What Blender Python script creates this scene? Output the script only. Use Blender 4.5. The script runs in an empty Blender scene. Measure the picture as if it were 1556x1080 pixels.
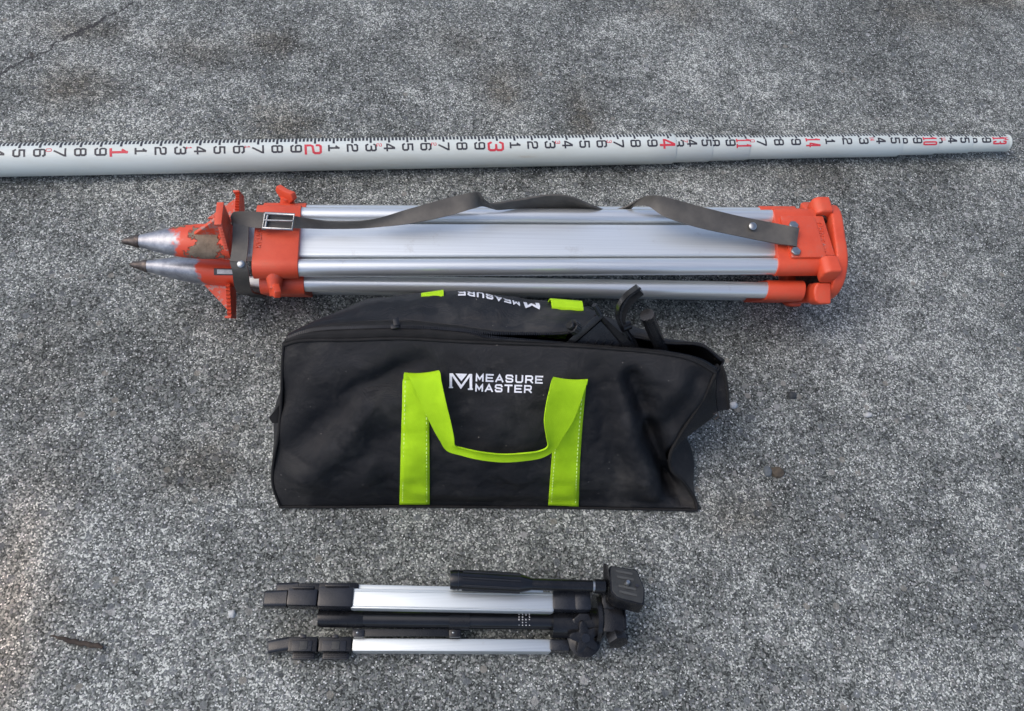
import bpy, bmesh, math, random
import numpy as np
from mathutils import Vector, Matrix, noise
from mathutils.bvhtree import BVHTree

# ------------------------------------------------------------------ camera, sky, sun, exposure
scene = bpy.context.scene
random.seed(7)
IMW, IMH, FPX = 1556.0, 1080.0, 1250.0
CAM_H = 1.088
PITCH = math.radians(61)
_down = np.array([-.1, math.sqrt(math.cos(PITCH)**2 - .01), math.sin(PITCH)])
_Z = -_down
_X = np.array([1, 0, -_down[0]/_down[2]]); _X /= np.linalg.norm(_X)
_Y = np.cross(_Z, _X)
ROT = np.array([_X, _Y, _Z])
cam_d = bpy.data.cameras.new('camera')
cam = bpy.data.objects.new('camera', cam_d)
scene.collection.objects.link(cam)
cam_d.sensor_width = 36; cam_d.lens = 36*FPX/IMW
cam_d.clip_start = .02; cam_d.clip_end = 200
m4 = Matrix.Identity(4)
for r in range(3):
    m4[r][0] = ROT[r][0]; m4[r][1] = -ROT[r][1]; m4[r][2] = -ROT[r][2]
m4[2][3] = CAM_H
cam.matrix_world = m4
scene.camera = cam

SUN_EL, SUN_AZ = 55, -88          # degrees; azimuth measured from +Y (far side) towards +X
world = bpy.data.worlds.new('World'); scene.world = world; world.use_nodes = True
wn = world.node_tree.nodes; wl = world.node_tree.links
sky = wn.new('ShaderNodeTexSky'); sky.sky_type = 'NISHITA'; sky.sun_disc = False
sky.sun_elevation = math.radians(SUN_EL); sky.sun_rotation = math.radians(SUN_AZ)
sky.air_density = .72; sky.dust_density = 3.0; sky.ozone_density = .0
wn['Background'].inputs['Strength'].default_value = .15
wl.new(sky.outputs[0], wn['Background'].inputs['Color'])
sun_d = bpy.data.lights.new('sun', 'SUN'); sun_d.energy = .6; sun_d.angle = math.radians(80)
sun_d.color = (1, .98, .96)
sun = bpy.data.objects.new('sun', sun_d); scene.collection.objects.link(sun)
e, a = math.radians(SUN_EL), math.radians(SUN_AZ)
sd = Vector((math.cos(e)*math.sin(a), math.cos(e)*math.cos(a), math.sin(e)))
sun.rotation_euler = sd.to_track_quat('Z', 'Y').to_euler()
sun.location = sd*5
scene.view_settings.view_transform = 'Standard'; scene.view_settings.look = 'None'
scene.view_settings.exposure = .64; scene.view_settings.gamma = 1

# ------------------------------------------------------------------ geometry helpers
def G(px, py, z=0.):
    """real-world point at height z that the photograph shows at pixel px, py"""
    d = ROT @ np.array([px-IMW/2, py-IMH/2, FPX]); t = (z-CAM_H)/d[2]
    return Vector((d[0]*t, d[1]*t, z))
def PX(w):
    c = ROT.T @ (np.array(w)-np.array([0, 0, CAM_H])); return FPX*c[0]/c[2]+IMW/2, FPX*c[1]/c[2]+IMH/2
def cr(pts, n):
    """Catmull-Rom resample (uniform in index) to n points"""
    P = np.array([tuple(p) for p in pts], float); k = len(P)
    if k == 2: return np.array([P[0]*(1-t)+P[1]*t for t in np.linspace(0, 1, n)])
    E = np.vstack([2*P[0]-P[1], P, 2*P[-1]-P[-2]])
    out = []
    for t in np.linspace(0, k-1, n):
        i = min(int(t), k-2); f = t-i
        a, b, c, d = E[i], E[i+1], E[i+2], E[i+3]
        out.append(.5*(2*b+(c-a)*f+(2*a-5*b+4*c-d)*f*f+(3*b-3*c+d-a)*f**3))
    return np.array(out)
def cra(pts, n):
    """Catmull-Rom resample with points evenly spaced by arc length"""
    D = cr(pts, n*6); L = np.concatenate([[0], np.cumsum(np.linalg.norm(np.diff(D, axis=0), axis=1))])
    t = np.linspace(0, L[-1], n)
    return np.array([[np.interp(x, L, D[:, k]) for k in range(D.shape[1])] for x in t])

class MB:
    def __init__(s): s.v = []; s.f = []
    def add(s, vs, fs):
        o = len(s.v); s.v += [Vector(v) for v in vs]; s.f += [tuple(i+o for i in f) for f in fs]; return s
    def bm(s, b):
        b.verts.ensure_lookup_table(); b.verts.index_update()
        s.add([v.co.copy() for v in b.verts], [[v.index for v in f.verts] for f in b.faces]); b.free(); return s
    def box(s, c, ax, ay, az, bev=0., seg=2):
        """box by centre and half-axis vectors, bevelled"""
        c = Vector(c); ax, ay, az = Vector(ax), Vector(ay), Vector(az)
        b = bmesh.new(); bmesh.ops.create_cube(b, size=2)
        lx, ly, lz = ax.length, ay.length, az.length
        for v in b.verts: v.co = Vector((v.co.x*lx, v.co.y*ly, v.co.z*lz))
        if bev > 0: bmesh.ops.bevel(b, geom=b.edges[:], offset=min(bev, .48*2*min(lx, ly, lz)), segments=seg, profile=.6, affect='EDGES')
        X, Y, Z = ax/lx, ay/ly, az/lz
        for v in b.verts: v.co = c+X*v.co.x+Y*v.co.y+Z*v.co.z
        if X.cross(Y).dot(Z) < 0: bmesh.ops.reverse_faces(b, faces=b.faces[:])
        return s.bm(b)
    def prism(s, poly, d, bev=0., seg=2):
        """polygon of 3-D points extruded by vector d, bevelled"""
        b = bmesh.new(); d = Vector(d)
        lo = [b.verts.new(Vector(p)) for p in poly]; hi = [b.verts.new(Vector(p)+d) for p in poly]
        n = len(poly); b.faces.new(lo[::-1]); b.faces.new(hi)
        for i in range(n): b.faces.new((lo[i], lo[(i+1) % n], hi[(i+1) % n], hi[i]))
        bmesh.ops.recalc_face_normals(b, faces=b.faces[:])
        if bev > 0: bmesh.ops.bevel(b, geom=b.edges[:], offset=bev, segments=seg, profile=.6, affect='EDGES')
        return s.bm(b)
    def loft(s, rings, cap=True):
        n = len(rings[0]); vs = [p for r in rings for p in r]; fs = []
        for i in range(len(rings)-1):
            for j in range(n):
                k = (j+1) % n; fs.append((i*n+j, i*n+k, (i+1)*n+k, (i+1)*n+j))
        if cap: fs.append(tuple(range(n))[::-1]); fs.append(tuple((len(rings)-1)*n+j for j in range(n)))
        return s.add(vs, fs)
    def tube(s, pts, r, n=16, flat=1.):
        pts = [Vector(p) for p in pts]; k = len(pts)
        rr = [r]*k if isinstance(r, (int, float)) else r
        rings = []; up = None
        for i, p in enumerate(pts):
            t = (pts[min(i+1, k-1)]-pts[max(i-1, 0)]).normalized()
            if up is None: up = Vector((0, 0, 1)) if abs(t.z) < .9 else Vector((1, 0, 0))
            a = t.cross(up).normalized(); b = a.cross(t).normalized(); up = b
            rings.append([p+(a*math.cos(2*math.pi*j/n)+b*flat*math.sin(2*math.pi*j/n))*rr[i] for j in range(n)])
        return s.loft(rings)
    def ribbon(s, e1, e2, th, n=80, m=5, dome=0.):
        """strip between two edge curves with thickness th"""
        A = cr(e1, n); B = cr(e2, n); top = []
        for i in range(n):
            for j in range(m):
                f = j/(m-1); top.append(Vector(A[i]*(1-f)+B[i]*f))
        nor = []
        for i in range(n):
            for j in range(m):
                du = top[min(i+1, n-1)*m+j]-top[max(i-1, 0)*m+j]; dv = top[i*m+min(j+1, m-1)]-top[i*m+max(j-1, 0)]
                nn = du.cross(dv); nor.append(nn.normalized() if nn.length > 1e-12 else Vector((0, 0, 1)))
        for q in range(n*m):
            j = q % m; f = j/(m-1); top[q] = top[q]+nor[q]*dome*math.sin(math.pi*f)
        hi = [p+q*th*.5 for p, q in zip(top, nor)]; lo = [p-q*th*.5 for p, q in zip(top, nor)]
        N = n*m; fs = []
        for i in range(n-1):
            for j in range(m-1):
                a = i*m+j; fs += [(a, a+m, a+m+1, a+1), (N+a, N+a+1, N+a+m+1, N+a+m)]
            a = i*m; fs.append((a, N+a, N+a+m, a+m)); a = i*m+m-1; fs.append((a, a+m, N+a+m, N+a))
        for j in range(m-1):
            fs.append((j, j+1, N+j+1, N+j)); a = (n-1)*m+j; fs.append((a, N+a, N+a+1, a+1))
        return s.add(hi+lo, fs)
    def grid(s, P):
        n, m = len(P), len(P[0]); fs = []
        for i in range(n-1):
            for j in range(m-1):
                a = i*m+j; fs.append((a, a+1, a+m+1, a+m))
        return s.add([p for r in P for p in r], fs)
    def mesh(s, name, smooth=35):
        me = bpy.data.meshes.new(name); me.from_pydata([tuple(v) for v in s.v], [], s.f); me.validate()
        b = bmesh.new(); b.from_mesh(me); bmesh.ops.recalc_face_normals(b, faces=b.faces[:]); b.to_mesh(me); b.free()
        if smooth: me.shade_smooth(); me.set_sharp_from_angle(angle=math.radians(smooth))
        return me

ORIGIN = {}
def root_of(o): return o if o.parent is None else root_of(o.parent)
def obj(name, mb, mat, parent=None, smooth=35, origin=None):
    me = mb.mesh(name, smooth) if isinstance(mb, MB) else mb
    o = bpy.data.objects.new(name, me); scene.collection.objects.link(o)
    if mat: me.materials.append(mat)
    if parent is None:
        org = Vector(origin) if origin is not None else Vector((0, 0, 0)); o.location = org; ORIGIN[o.name] = org
        me.transform(Matrix.Translation(-org))
    else:
        me.transform(Matrix.Translation(-ORIGIN[root_of(parent).name])); o.parent = parent
    return o
def tag(o, label, cat, group=None):
    o['label'] = label; o['category'] = cat
    if group: o['group'] = group
    return o
def thing(name, label, cat, loc, group=None):
    o = bpy.data.objects.new(name, None); scene.collection.objects.link(o); o.location = loc
    o.empty_display_size = .05; ORIGIN[o.name] = Vector(loc)
    return tag(o, label, cat, group)
def rrect(hw, hh, r, k=4):
    """rounded rectangle outline (2-D)"""
    out = []
    for cx, cy, a0 in ((hw-r, hh-r, 0), (-hw+r, hh-r, 90), (-hw+r, -hh+r, 180), (hw-r, -hh+r, 270)):
        for i in range(k+1):
            a = math.radians(a0+90*i/k); out.append((cx+r*math.cos(a), cy+r*math.sin(a)))
    return out
GL = {
 '0': [[(.18, 0), (.05, .12), (.05, .88), (.18, 1), (.82, 1), (.95, .88), (.95, .12), (.82, 0), (.18, 0)]],
 '1': [[(.5, 0), (.5, 1)], [(.5, .97), (.26, .76)], [(.16, 0), (.84, 0)]],
 '2': [[(.05, .76), (.05, .9), (.18, 1), (.82, 1), (.95, .9), (.95, .62), (.84, .52), (.16, .46), (.05, .34), (.05, 0), (.96, 0)]],
 '3': [[(.05, .84), (.18, 1), (.82, 1), (.95, .88), (.95, .64), (.82, .53), (.36, .53)], [(.8, .53), (.95, .4), (.95, .12), (.82, 0), (.18, 0), (.05, .16)]],
 '4': [[(.68, 0), (.68, 1), (.58, 1), (.05, .36), (.05, .26), (.98, .26)]],
 '5': [[(.92, 1), (.1, 1), (.08, .56), (.8, .56), (.95, .45), (.95, .12), (.82, 0), (.18, 0), (.05, .14)]],
 '6': [[(.95, .84), (.82, 1), (.18, 1), (.05, .88), (.05, .12), (.18, 0), (.82, 0), (.95, .12), (.95, .44), (.82, .55), (.05, .55)]],
 '7': [[(.03, 1), (.97, 1), (.97, .9), (.32, 0)]],
 '8': [[(.18, .53), (.05, .64), (.05, .88), (.18, 1), (.82, 1), (.95, .88), (.95, .64), (.82, .53), (.18, .53)], [(.18, .53), (.05, .42), (.05, .12), (.18, 0), (.82, 0), (.95, .12), (.95, .42), (.82, .53)]],
 '9': [[(.05, .16), (.18, 0), (.82, 0), (.95, .12), (.95, .88), (.82, 1), (.18, 1), (.05, .88), (.05, .56), (.18, .45), (.95, .45)]],
 'M': [[(.02, 0), (.02, 1), (.5, .25), (.98, 1), (.98, 0)]], 'E': [[(.98, 1), (.03, 1), (.03, 0), (.98, 0)], [(.06, .5), (.86, .5)]],
 'A': [[(0, 0), (.5, 1), (1, 0)], [(.18, .28), (.82, .28)]], 'S': [[(.97, .8), (.86, 1), (.14, 1), (.03, .88), (.03, .64), (.14, .54), (.86, .46), (.97, .36), (.97, .12), (.86, 0), (.14, 0), (.03, .2)]],
 'U': [[(.03, 1), (.03, .16), (.18, 0), (.82, 0), (.97, .16), (.97, 1)]], 'R': [[(.03, 0), (.03, 1), (.82, 1), (.97, .88), (.97, .56), (.82, .42), (.06, .42)], [(.6, .42), (1, 0)]],
 'T': [[(0, 1), (1, 1)], [(.5, .98), (.5, 0)]], 'P': [[(.03, 0), (.03, 1), (.82, 1), (.97, .88), (.97, .54), (.82, .42), (.06, .42)]],
 'N': [[(.03, 0), (.03, 1), (.97, 0), (.97, 1)]], 'X': [[(0, 0), (1, 1)], [(0, 1), (1, 0)]]}
def glyphs(body, h, w, gap, t, sub=4):
    """stroke lettering in its own plane: list of (points, quads, layer); x from 0, y from 0 to h"""
    out = []; x0 = 0.
    for ch in body:
        for ly, st in enumerate(GL[ch]):
            P_ = [Vector((x0+t/2+x*(w-t), t/2+y*(h-t))) for x, y in st]; Q = []
            for k in range(len(P_)-1):
                for j in range(sub): Q.append(P_[k].lerp(P_[k+1], j/sub))
            Q.append(P_[-1]); n = len(Q); closed = (P_[0]-P_[-1]).length < 1e-9; vs = []
            for k, q in enumerate(Q):
                a_ = Q[k-1] if k else (Q[-2] if closed else None); b_ = Q[k+1] if k < n-1 else (Q[1] if closed else None)
                d0 = (q-a_).normalized() if a_ is not None else (b_-q).normalized(); d1 = (b_-q).normalized() if b_ is not None else d0
                n0, n1 = Vector((-d0.y, d0.x)), Vector((-d1.y, d1.x)); m_ = (n0+n1); m_ = m_.normalized() if m_.length > 1e-6 else n0
                e_ = t/2/max(.5, m_.dot(n0)); ext = d0*0
                if a_ is None: ext = -d1*t/2
                if b_ is None: ext = d0*t/2
                if ch in '1MENAXTUR' and (a_ is None or b_ is None): ext = ext*1.
                vs += [q+m_*e_+ext, q-m_*e_+ext]
            out.append((vs, [(2*k, 2*k+1, 2*k+3, 2*k+2) for k in range(n-1)], ly))
        x0 += w+gap
    return out, x0-gap

# ------------------------------------------------------------------ materials
def new_mat(name):
    m = bpy.data.materials.new(name); m.use_nodes = True
    return m, m.node_tree.nodes, m.node_tree.links, m.node_tree.nodes['Principled BSDF']
def node(ns, kind, **kw):
    n = ns.new(kind)
    for k, v in kw.items():
        if k in n.inputs: n.inputs[k].default_value = v
        else: setattr(n, k, v)
    return n
def ramp(ns, stops):
    r = ns.new('ShaderNodeValToRGB'); el = r.color_ramp.elements
    while len(el) < len(stops): el.new(.5)
    for e_, (p, c) in zip(el, stops): e_.position = p; e_.color = (*c, 1) if len(c) == 3 else c
    return r
def coords(ns, ls, scale=(1, 1, 1)):
    tc = ns.new('ShaderNodeTexCoord'); mp = ns.new('ShaderNodeMapping'); mp.inputs['Scale'].default_value = scale
    ls.new(tc.outputs['Object'], mp.inputs['Vector']); return mp.outputs[0]
def simple(name, c1, c2, scale=40, rough=.5, rvar=.15, metal=0., bump=.0, bscale=400, spec=.5, stretch=(1, 1, 1), lo=.35, hi=.65, detail=6, coat=0.):
    m, ns, ls, p = new_mat(name); co = coords(ns, ls, stretch)
    n = node(ns, 'ShaderNodeTexNoise', Scale=scale, Detail=detail, Roughness=.65); ls.new(co, n.inputs['Vector'])
    r = ramp(ns, [(lo, c1), (hi, c2)]); ls.new(n.outputs[0], r.inputs[0]); ls.new(r.outputs[0], p.inputs['Base Color'])
    mr = node(ns, 'ShaderNodeMapRange'); mr.inputs[3].default_value = max(.02, rough-rvar); mr.inputs[4].default_value = min(1, rough+rvar)
    n2 = node(ns, 'ShaderNodeTexNoise', Scale=scale*2.3, Detail=5); ls.new(co, n2.inputs['Vector'])
    ls.new(n2.outputs[0], mr.inputs[0]); ls.new(mr.outputs[0], p.inputs['Roughness'])
    p.inputs['Metallic'].default_value = metal; p.inputs['Specular IOR Level'].default_value = spec
    if coat: p.inputs['Coat Weight'].default_value = coat
    if bump:
        n3 = node(ns, 'ShaderNodeTexNoise', Scale=bscale, Detail=3); ls.new(co, n3.inputs['Vector'])
        b = node(ns, 'ShaderNodeBump', Strength=bump, Distance=.001); ls.new(n3.outputs[0], b.inputs['Height']); ls.new(b.outputs[0], p.inputs['Normal'])
    return m
def mixc(ns, ls, fac, a, b, blend='MIX'):
    m = ns.new('ShaderNodeMix'); m.data_type = 'RGBA'; m.blend_type = blend
    for s, i in ((fac, 0), (a, 6), (b, 7)):
        if hasattr(s, 'is_linked'): ls.new(s, m.inputs[i])
        elif i == 0: m.inputs[0].default_value = s
        else: m.inputs[i].default_value = (*s, 1)
    return m.outputs[2]
def mathn(ns, ls, op, a, b=0., c=None):
    m = ns.new('ShaderNodeMath'); m.operation = op
    for i, s in enumerate((a, b) if c is None else (a, b, c)):
        if hasattr(s, 'is_linked'): ls.new(s, m.inputs[i])
        else: m.inputs[i].default_value = s
    return m.outputs[0]

def ground_material():
    m, ns, ls, p = new_mat('weathered_aggregate_concrete')
    tc = ns.new('ShaderNodeTexCoord'); co = tc.outputs['Object']
    # warp so the grains are not round cells
    wnz = node(ns, 'ShaderNodeTexNoise', Scale=420., Detail=2); ls.new(co, wnz.inputs['Vector'])
    vm = ns.new('ShaderNodeVectorMath'); vm.operation = 'MULTIPLY_ADD'
    ls.new(wnz.outputs['Color'], vm.inputs[0]); vm.inputs[1].default_value = (.0016, .0016, 0); ls.new(co, vm.inputs[2]); wc = vm.outputs[0]
    def vor(scale, feat='F1', rnd=1.):
        v = node(ns, 'ShaderNodeTexVoronoi', Scale=scale, Randomness=rnd); v.feature = feat; v.voronoi_dimensions = '2D'
        ls.new(wc, v.inputs['Vector']); return v
    big = node(ns, 'ShaderNodeTexNoise', Scale=2.6, Detail=6, Roughness=.6); ls.new(co, big.inputs['Vector'])
    mid = node(ns, 'ShaderNodeTexNoise', Scale=14., Detail=5, Roughness=.65); ls.new(co, mid.inputs['Vector'])
    # fine sand grains
    v1 = vor(540.); s1 = ns.new('ShaderNodeSeparateColor'); ls.new(v1.outputs['Color'], s1.inputs[0])
    r1 = ramp(ns, [(0, (.02, .0225, .021)), (.28, (.062, .069, .065)), (.56, (.133, .146, .138)), (.82, (.255, .274, .256)), (1, (.54, .565, .525))])
    shift = mathn(ns, ls, 'MULTIPLY_ADD', big.outputs[0], .9, -.45)
    sh2 = mathn(ns, ls, 'MULTIPLY_ADD', mid.outputs[0], .95, -.475)
    clump = node(ns, 'ShaderNodeTexNoise', Scale=75., Detail=3, Roughness=.6); ls.new(co, clump.inputs['Vector'])
    g = mathn(ns, ls, 'ADD', mathn(ns, ls, 'MULTIPLY_ADD', s1.outputs[0], .86, .07), shift); g = mathn(ns, ls, 'ADD', g, sh2); g = mathn(ns, ls, 'ADD', g, mathn(ns, ls, 'MULTIPLY_ADD', clump.outputs[0], .8, -.4)); ls.new(g, r1.inputs[0])
    # coarser chippings
    v2 = vor(240.); s2 = ns.new('ShaderNodeSeparateColor'); ls.new(v2.outputs['Color'], s2.inputs[0])
    r2 = ramp(ns, [(0, (.05, .055, .06)), (.4, (.13, .14, .15)), (.7, (.2, .2, .19)), (1, (.42, .43, .42))])
    ls.new(s2.outputs[1], r2.inputs[0])
    pick = mathn(ns, ls, 'GREATER_THAN', s2.outputs[0], .62)
    ins = mathn(ns, ls, 'LESS_THAN', v2.outputs['Distance'], .42); pm = mathn(ns, ls, 'MULTIPLY', pick, ins)
    pm = mathn(ns, ls, 'MULTIPLY', pm, .8)
    col = mixc(ns, ls, pm, r1.outputs[0], r2.outputs[0])
    # larger embedded stones
    v3 = vor(48.); s3 = ns.new('ShaderNodeSeparateColor'); ls.new(v3.outputs['Color'], s3.inputs[0])
    r3 = ramp(ns, [(0, (.07, .08, .09)), (.5, (.16, .175, .18)), (.8, (.2, .19, .16)), (1, (.34, .35, .35))]); ls.new(s3.outputs[1], r3.inputs[0])
    big3 = mathn(ns, ls, 'MULTIPLY', mathn(ns, ls, 'GREATER_THAN', s3.outputs[0], .86), mathn(ns, ls, 'LESS_THAN', v3.outputs['Distance'], .22))
    col = mixc(ns, ls, mathn(ns, ls, 'MULTIPLY', big3, .7), col, r3.outputs[0])
    # pin-prick white quartz
    v4 = vor(380.); s4 = ns.new('ShaderNodeSeparateColor'); ls.new(v4.outputs['Color'], s4.inputs[0])
    q = mathn(ns, ls, 'MULTIPLY', mathn(ns, ls, 'GREATER_THAN', s4.outputs[2], .955), mathn(ns, ls, 'LESS_THAN', v4.outputs['Distance'], .36))
    col = mixc(ns, ls, q, col, (.62, .64, .63))
    # brown organic stains, free-standing blotches in the slab
    sx = ns.new('ShaderNodeSeparateXYZ')
    wv = ns.new('ShaderNodeVectorMath'); wv.operation = 'MULTIPLY_ADD'; ls.new(mid.outputs['Color'], wv.inputs[0]); wv.inputs[1].default_value = (.11, .11, 0); ls.new(co, wv.inputs[2])
    ls.new(wv.outputs[0], sx.inputs[0])
    stain = None
    for (px, py, rx, ry, st) in [(110, 132, .07, .06, .8), (125, 40, .09, .04, .6), (300, 75, .08, .05, .5), (415, 64, .05, .04, .7), (762, 130, .05, .08, .8), (885, 172, .04, .09, .75),
                                 (430, 190, .06, .06, .7), (1030, 15, .09, .04, .5), (1400, 20, .12, .05, .6), (300, 705, .06, .05, .6), (1130, 780, .07, .05, .55), (60, 560, .08, .1, .35), (1240, 270, .08, .05, .4), (700, 60, .07, .05, .4), (1500, 5, .15, .04, .7)]:
        c = G(px, py)
        dx = mathn(ns, ls, 'DIVIDE', mathn(ns, ls, 'SUBTRACT', sx.outputs[0], c.x+.055), rx); dy = mathn(ns, ls, 'DIVIDE', mathn(ns, ls, 'SUBTRACT', sx.outputs[1], c.y+.055), ry)
        d2 = mathn(ns, ls, 'ADD', mathn(ns, ls, 'MULTIPLY', dx, dx), mathn(ns, ls, 'MULTIPLY', dy, dy))
        bl = mathn(ns, ls, 'MULTIPLY', mathn(ns, ls, 'EXPONENT', mathn(ns, ls, 'MULTIPLY', d2, -1.2)), st)
        stain = bl if stain is None else mathn(ns, ls, 'MAXIMUM', stain, bl)
    stn = node(ns, 'ShaderNodeTexNoise', Scale=60., Detail=5, Roughness=.7); ls.new(co, stn.inputs['Vector'])
    sm = node(ns, 'ShaderNodeMapRange'); sm.inputs[1].default_value = .35; sm.inputs[2].default_value = .6; ls.new(stn.outputs[0], sm.inputs[0])
    stain = mathn(ns, ls, 'MULTIPLY', stain, mathn(ns, ls, 'MULTIPLY_ADD', sm.outputs[0], .45, .55))
    col = mixc(ns, ls, stain, col, mixc(ns, ls, 1., col, (.42, .34, .25), 'MULTIPLY'))
    # warm sunlight at the slab's left edge, painted into the colour as a tint
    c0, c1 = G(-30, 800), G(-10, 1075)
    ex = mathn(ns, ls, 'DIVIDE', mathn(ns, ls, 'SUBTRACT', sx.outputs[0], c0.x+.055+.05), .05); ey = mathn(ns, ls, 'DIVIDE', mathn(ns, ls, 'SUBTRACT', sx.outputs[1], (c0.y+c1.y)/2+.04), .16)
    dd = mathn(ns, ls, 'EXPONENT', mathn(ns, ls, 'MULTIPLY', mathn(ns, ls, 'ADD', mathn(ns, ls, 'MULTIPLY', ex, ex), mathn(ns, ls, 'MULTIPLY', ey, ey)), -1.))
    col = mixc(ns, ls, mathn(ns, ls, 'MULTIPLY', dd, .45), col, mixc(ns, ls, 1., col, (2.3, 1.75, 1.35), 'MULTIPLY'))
    # hairline crack
    a, b = G(-10, 116), G(206, 4); ang = math.atan2(b.y-a.y, b.x-a.x)
    mp = ns.new('ShaderNodeMapping'); mp.vector_type = 'TEXTURE'; mp.inputs['Location'].default_value = a; mp.inputs['Rotation'].default_value = (0, 0, ang)
    ls.new(co, mp.inputs['Vector']); cx = ns.new('ShaderNodeSeparateXYZ'); ls.new(mp.outputs[0], cx.inputs[0])
    cn = node(ns, 'ShaderNodeTexNoise', Scale=22., Detail=7, Roughness=.7); ls.new(co, cn.inputs['Vector'])
    off = mathn(ns, ls, 'ABSOLUTE', mathn(ns, ls, 'ADD', cx.outputs[1], mathn(ns, ls, 'MULTIPLY_ADD', cn.outputs[0], .075, -.0375)))
    wd = mathn(ns, ls, 'MULTIPLY', mid.outputs[0], .0066)
    crk = mathn(ns, ls, 'LESS_THAN', off, wd); crk = mathn(ns, ls, 'MULTIPLY', crk, mathn(ns, ls, 'LESS_THAN', cx.outputs[0], (b-a).length))
    crk = mathn(ns, ls, 'MULTIPLY', crk, mathn(ns, ls, 'GREATER_THAN', cx.outputs[0], -.4))
    col = mixc(ns, ls, mathn(ns, ls, 'MULTIPLY', crk, .85), col, (.02, .02, .022))
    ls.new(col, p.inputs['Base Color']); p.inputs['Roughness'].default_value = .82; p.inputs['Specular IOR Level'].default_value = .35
    # relief of the grains
    h = mathn(ns, ls, 'MULTIPLY', v1.outputs['Distance'], -.6); h = mathn(ns, ls, 'ADD', h, mathn(ns, ls, 'MULTIPLY', s1.outputs[1], .7))
    h = mathn(ns, ls, 'ADD', h, mathn(ns, ls, 'MULTIPLY', mathn(ns, ls, 'SUBTRACT', .5, v2.outputs['Distance']), mathn(ns, ls, 'MULTIPLY', pick, 1.2)))
    h = mathn(ns, ls, 'SUBTRACT', h, mathn(ns, ls, 'MULTIPLY', crk, 2.))
    bp = node(ns, 'ShaderNodeBump', Strength=.5, Distance=.0014); ls.new(h, bp.inputs['Height']); ls.new(bp.outputs[0], p.inputs['Normal'])
    return m

def orange_material():
    m, ns, ls, p = new_mat('orange_enamel'); co = coords(ns, ls)
    n = node(ns, 'ShaderNodeTexNoise', Scale=35., Detail=8, Roughness=.7); ls.new(co, n.inputs['Vector'])
    base = ramp(ns, [(.3, (.54, .058, .021)), (.7, (.65, .084, .034))]); ls.new(n.outputs[0], base.inputs[0])
    n2 = node(ns, 'ShaderNodeTexNoise', Scale=90., Detail=9, Roughness=.75); ls.new(co, n2.inputs['Vector'])
    chip = node(ns, 'ShaderNodeMapRange'); chip.inputs[1].default_value = .66; chip.inputs[2].default_value = .70; ls.new(n2.outputs[0], chip.inputs[0])
    dirt = node(ns, 'ShaderNodeMapRange'); dirt.inputs[1].default_value = .55; dirt.inputs[2].default_value = .75; ls.new(n.outputs[0], dirt.inputs[0])
    c = mixc(ns, ls, mathn(ns, ls, 'MULTIPLY', dirt.outputs[0], .35), base.outputs[0], (.22, .1, .06))
    geo = ns.new('ShaderNodeNewGeometry')
    edge = node(ns, 'ShaderNodeMapRange'); edge.inputs[1].default_value = .56; edge.inputs[2].default_value = .62; ls.new(geo.outputs['Pointiness'], edge.inputs[0])
    wear = mathn(ns, ls, 'MULTIPLY', edge.outputs[0], mathn(ns, ls, 'GREATER_THAN', n2.outputs[0], .54))
    wear = mathn(ns, ls, 'MAXIMUM', mathn(ns, ls, 'MULTIPLY', chip.outputs[0], .8), mathn(ns, ls, 'MULTIPLY', wear, .8))
    c = mixc(ns, ls, wear, c, (.3, .25, .23)); ls.new(c, p.inputs['Base Color'])
    mr = node(ns, 'ShaderNodeMapRange'); mr.inputs[3].default_value = .32; mr.inputs[4].default_value = .62; ls.new(n.outputs[0], mr.inputs[0]); ls.new(mr.outputs[0], p.inputs['Roughness'])
    n3 = node(ns, 'ShaderNodeTexNoise', Scale=500., Detail=2); ls.new(co, n3.inputs['Vector'])
    b = node(ns, 'ShaderNodeBump', Strength=.12, Distance=.001); ls.new(n3.outputs[0], b.inputs['Height']); ls.new(b.outputs[0], p.inputs['Normal'])
    return m

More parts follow.
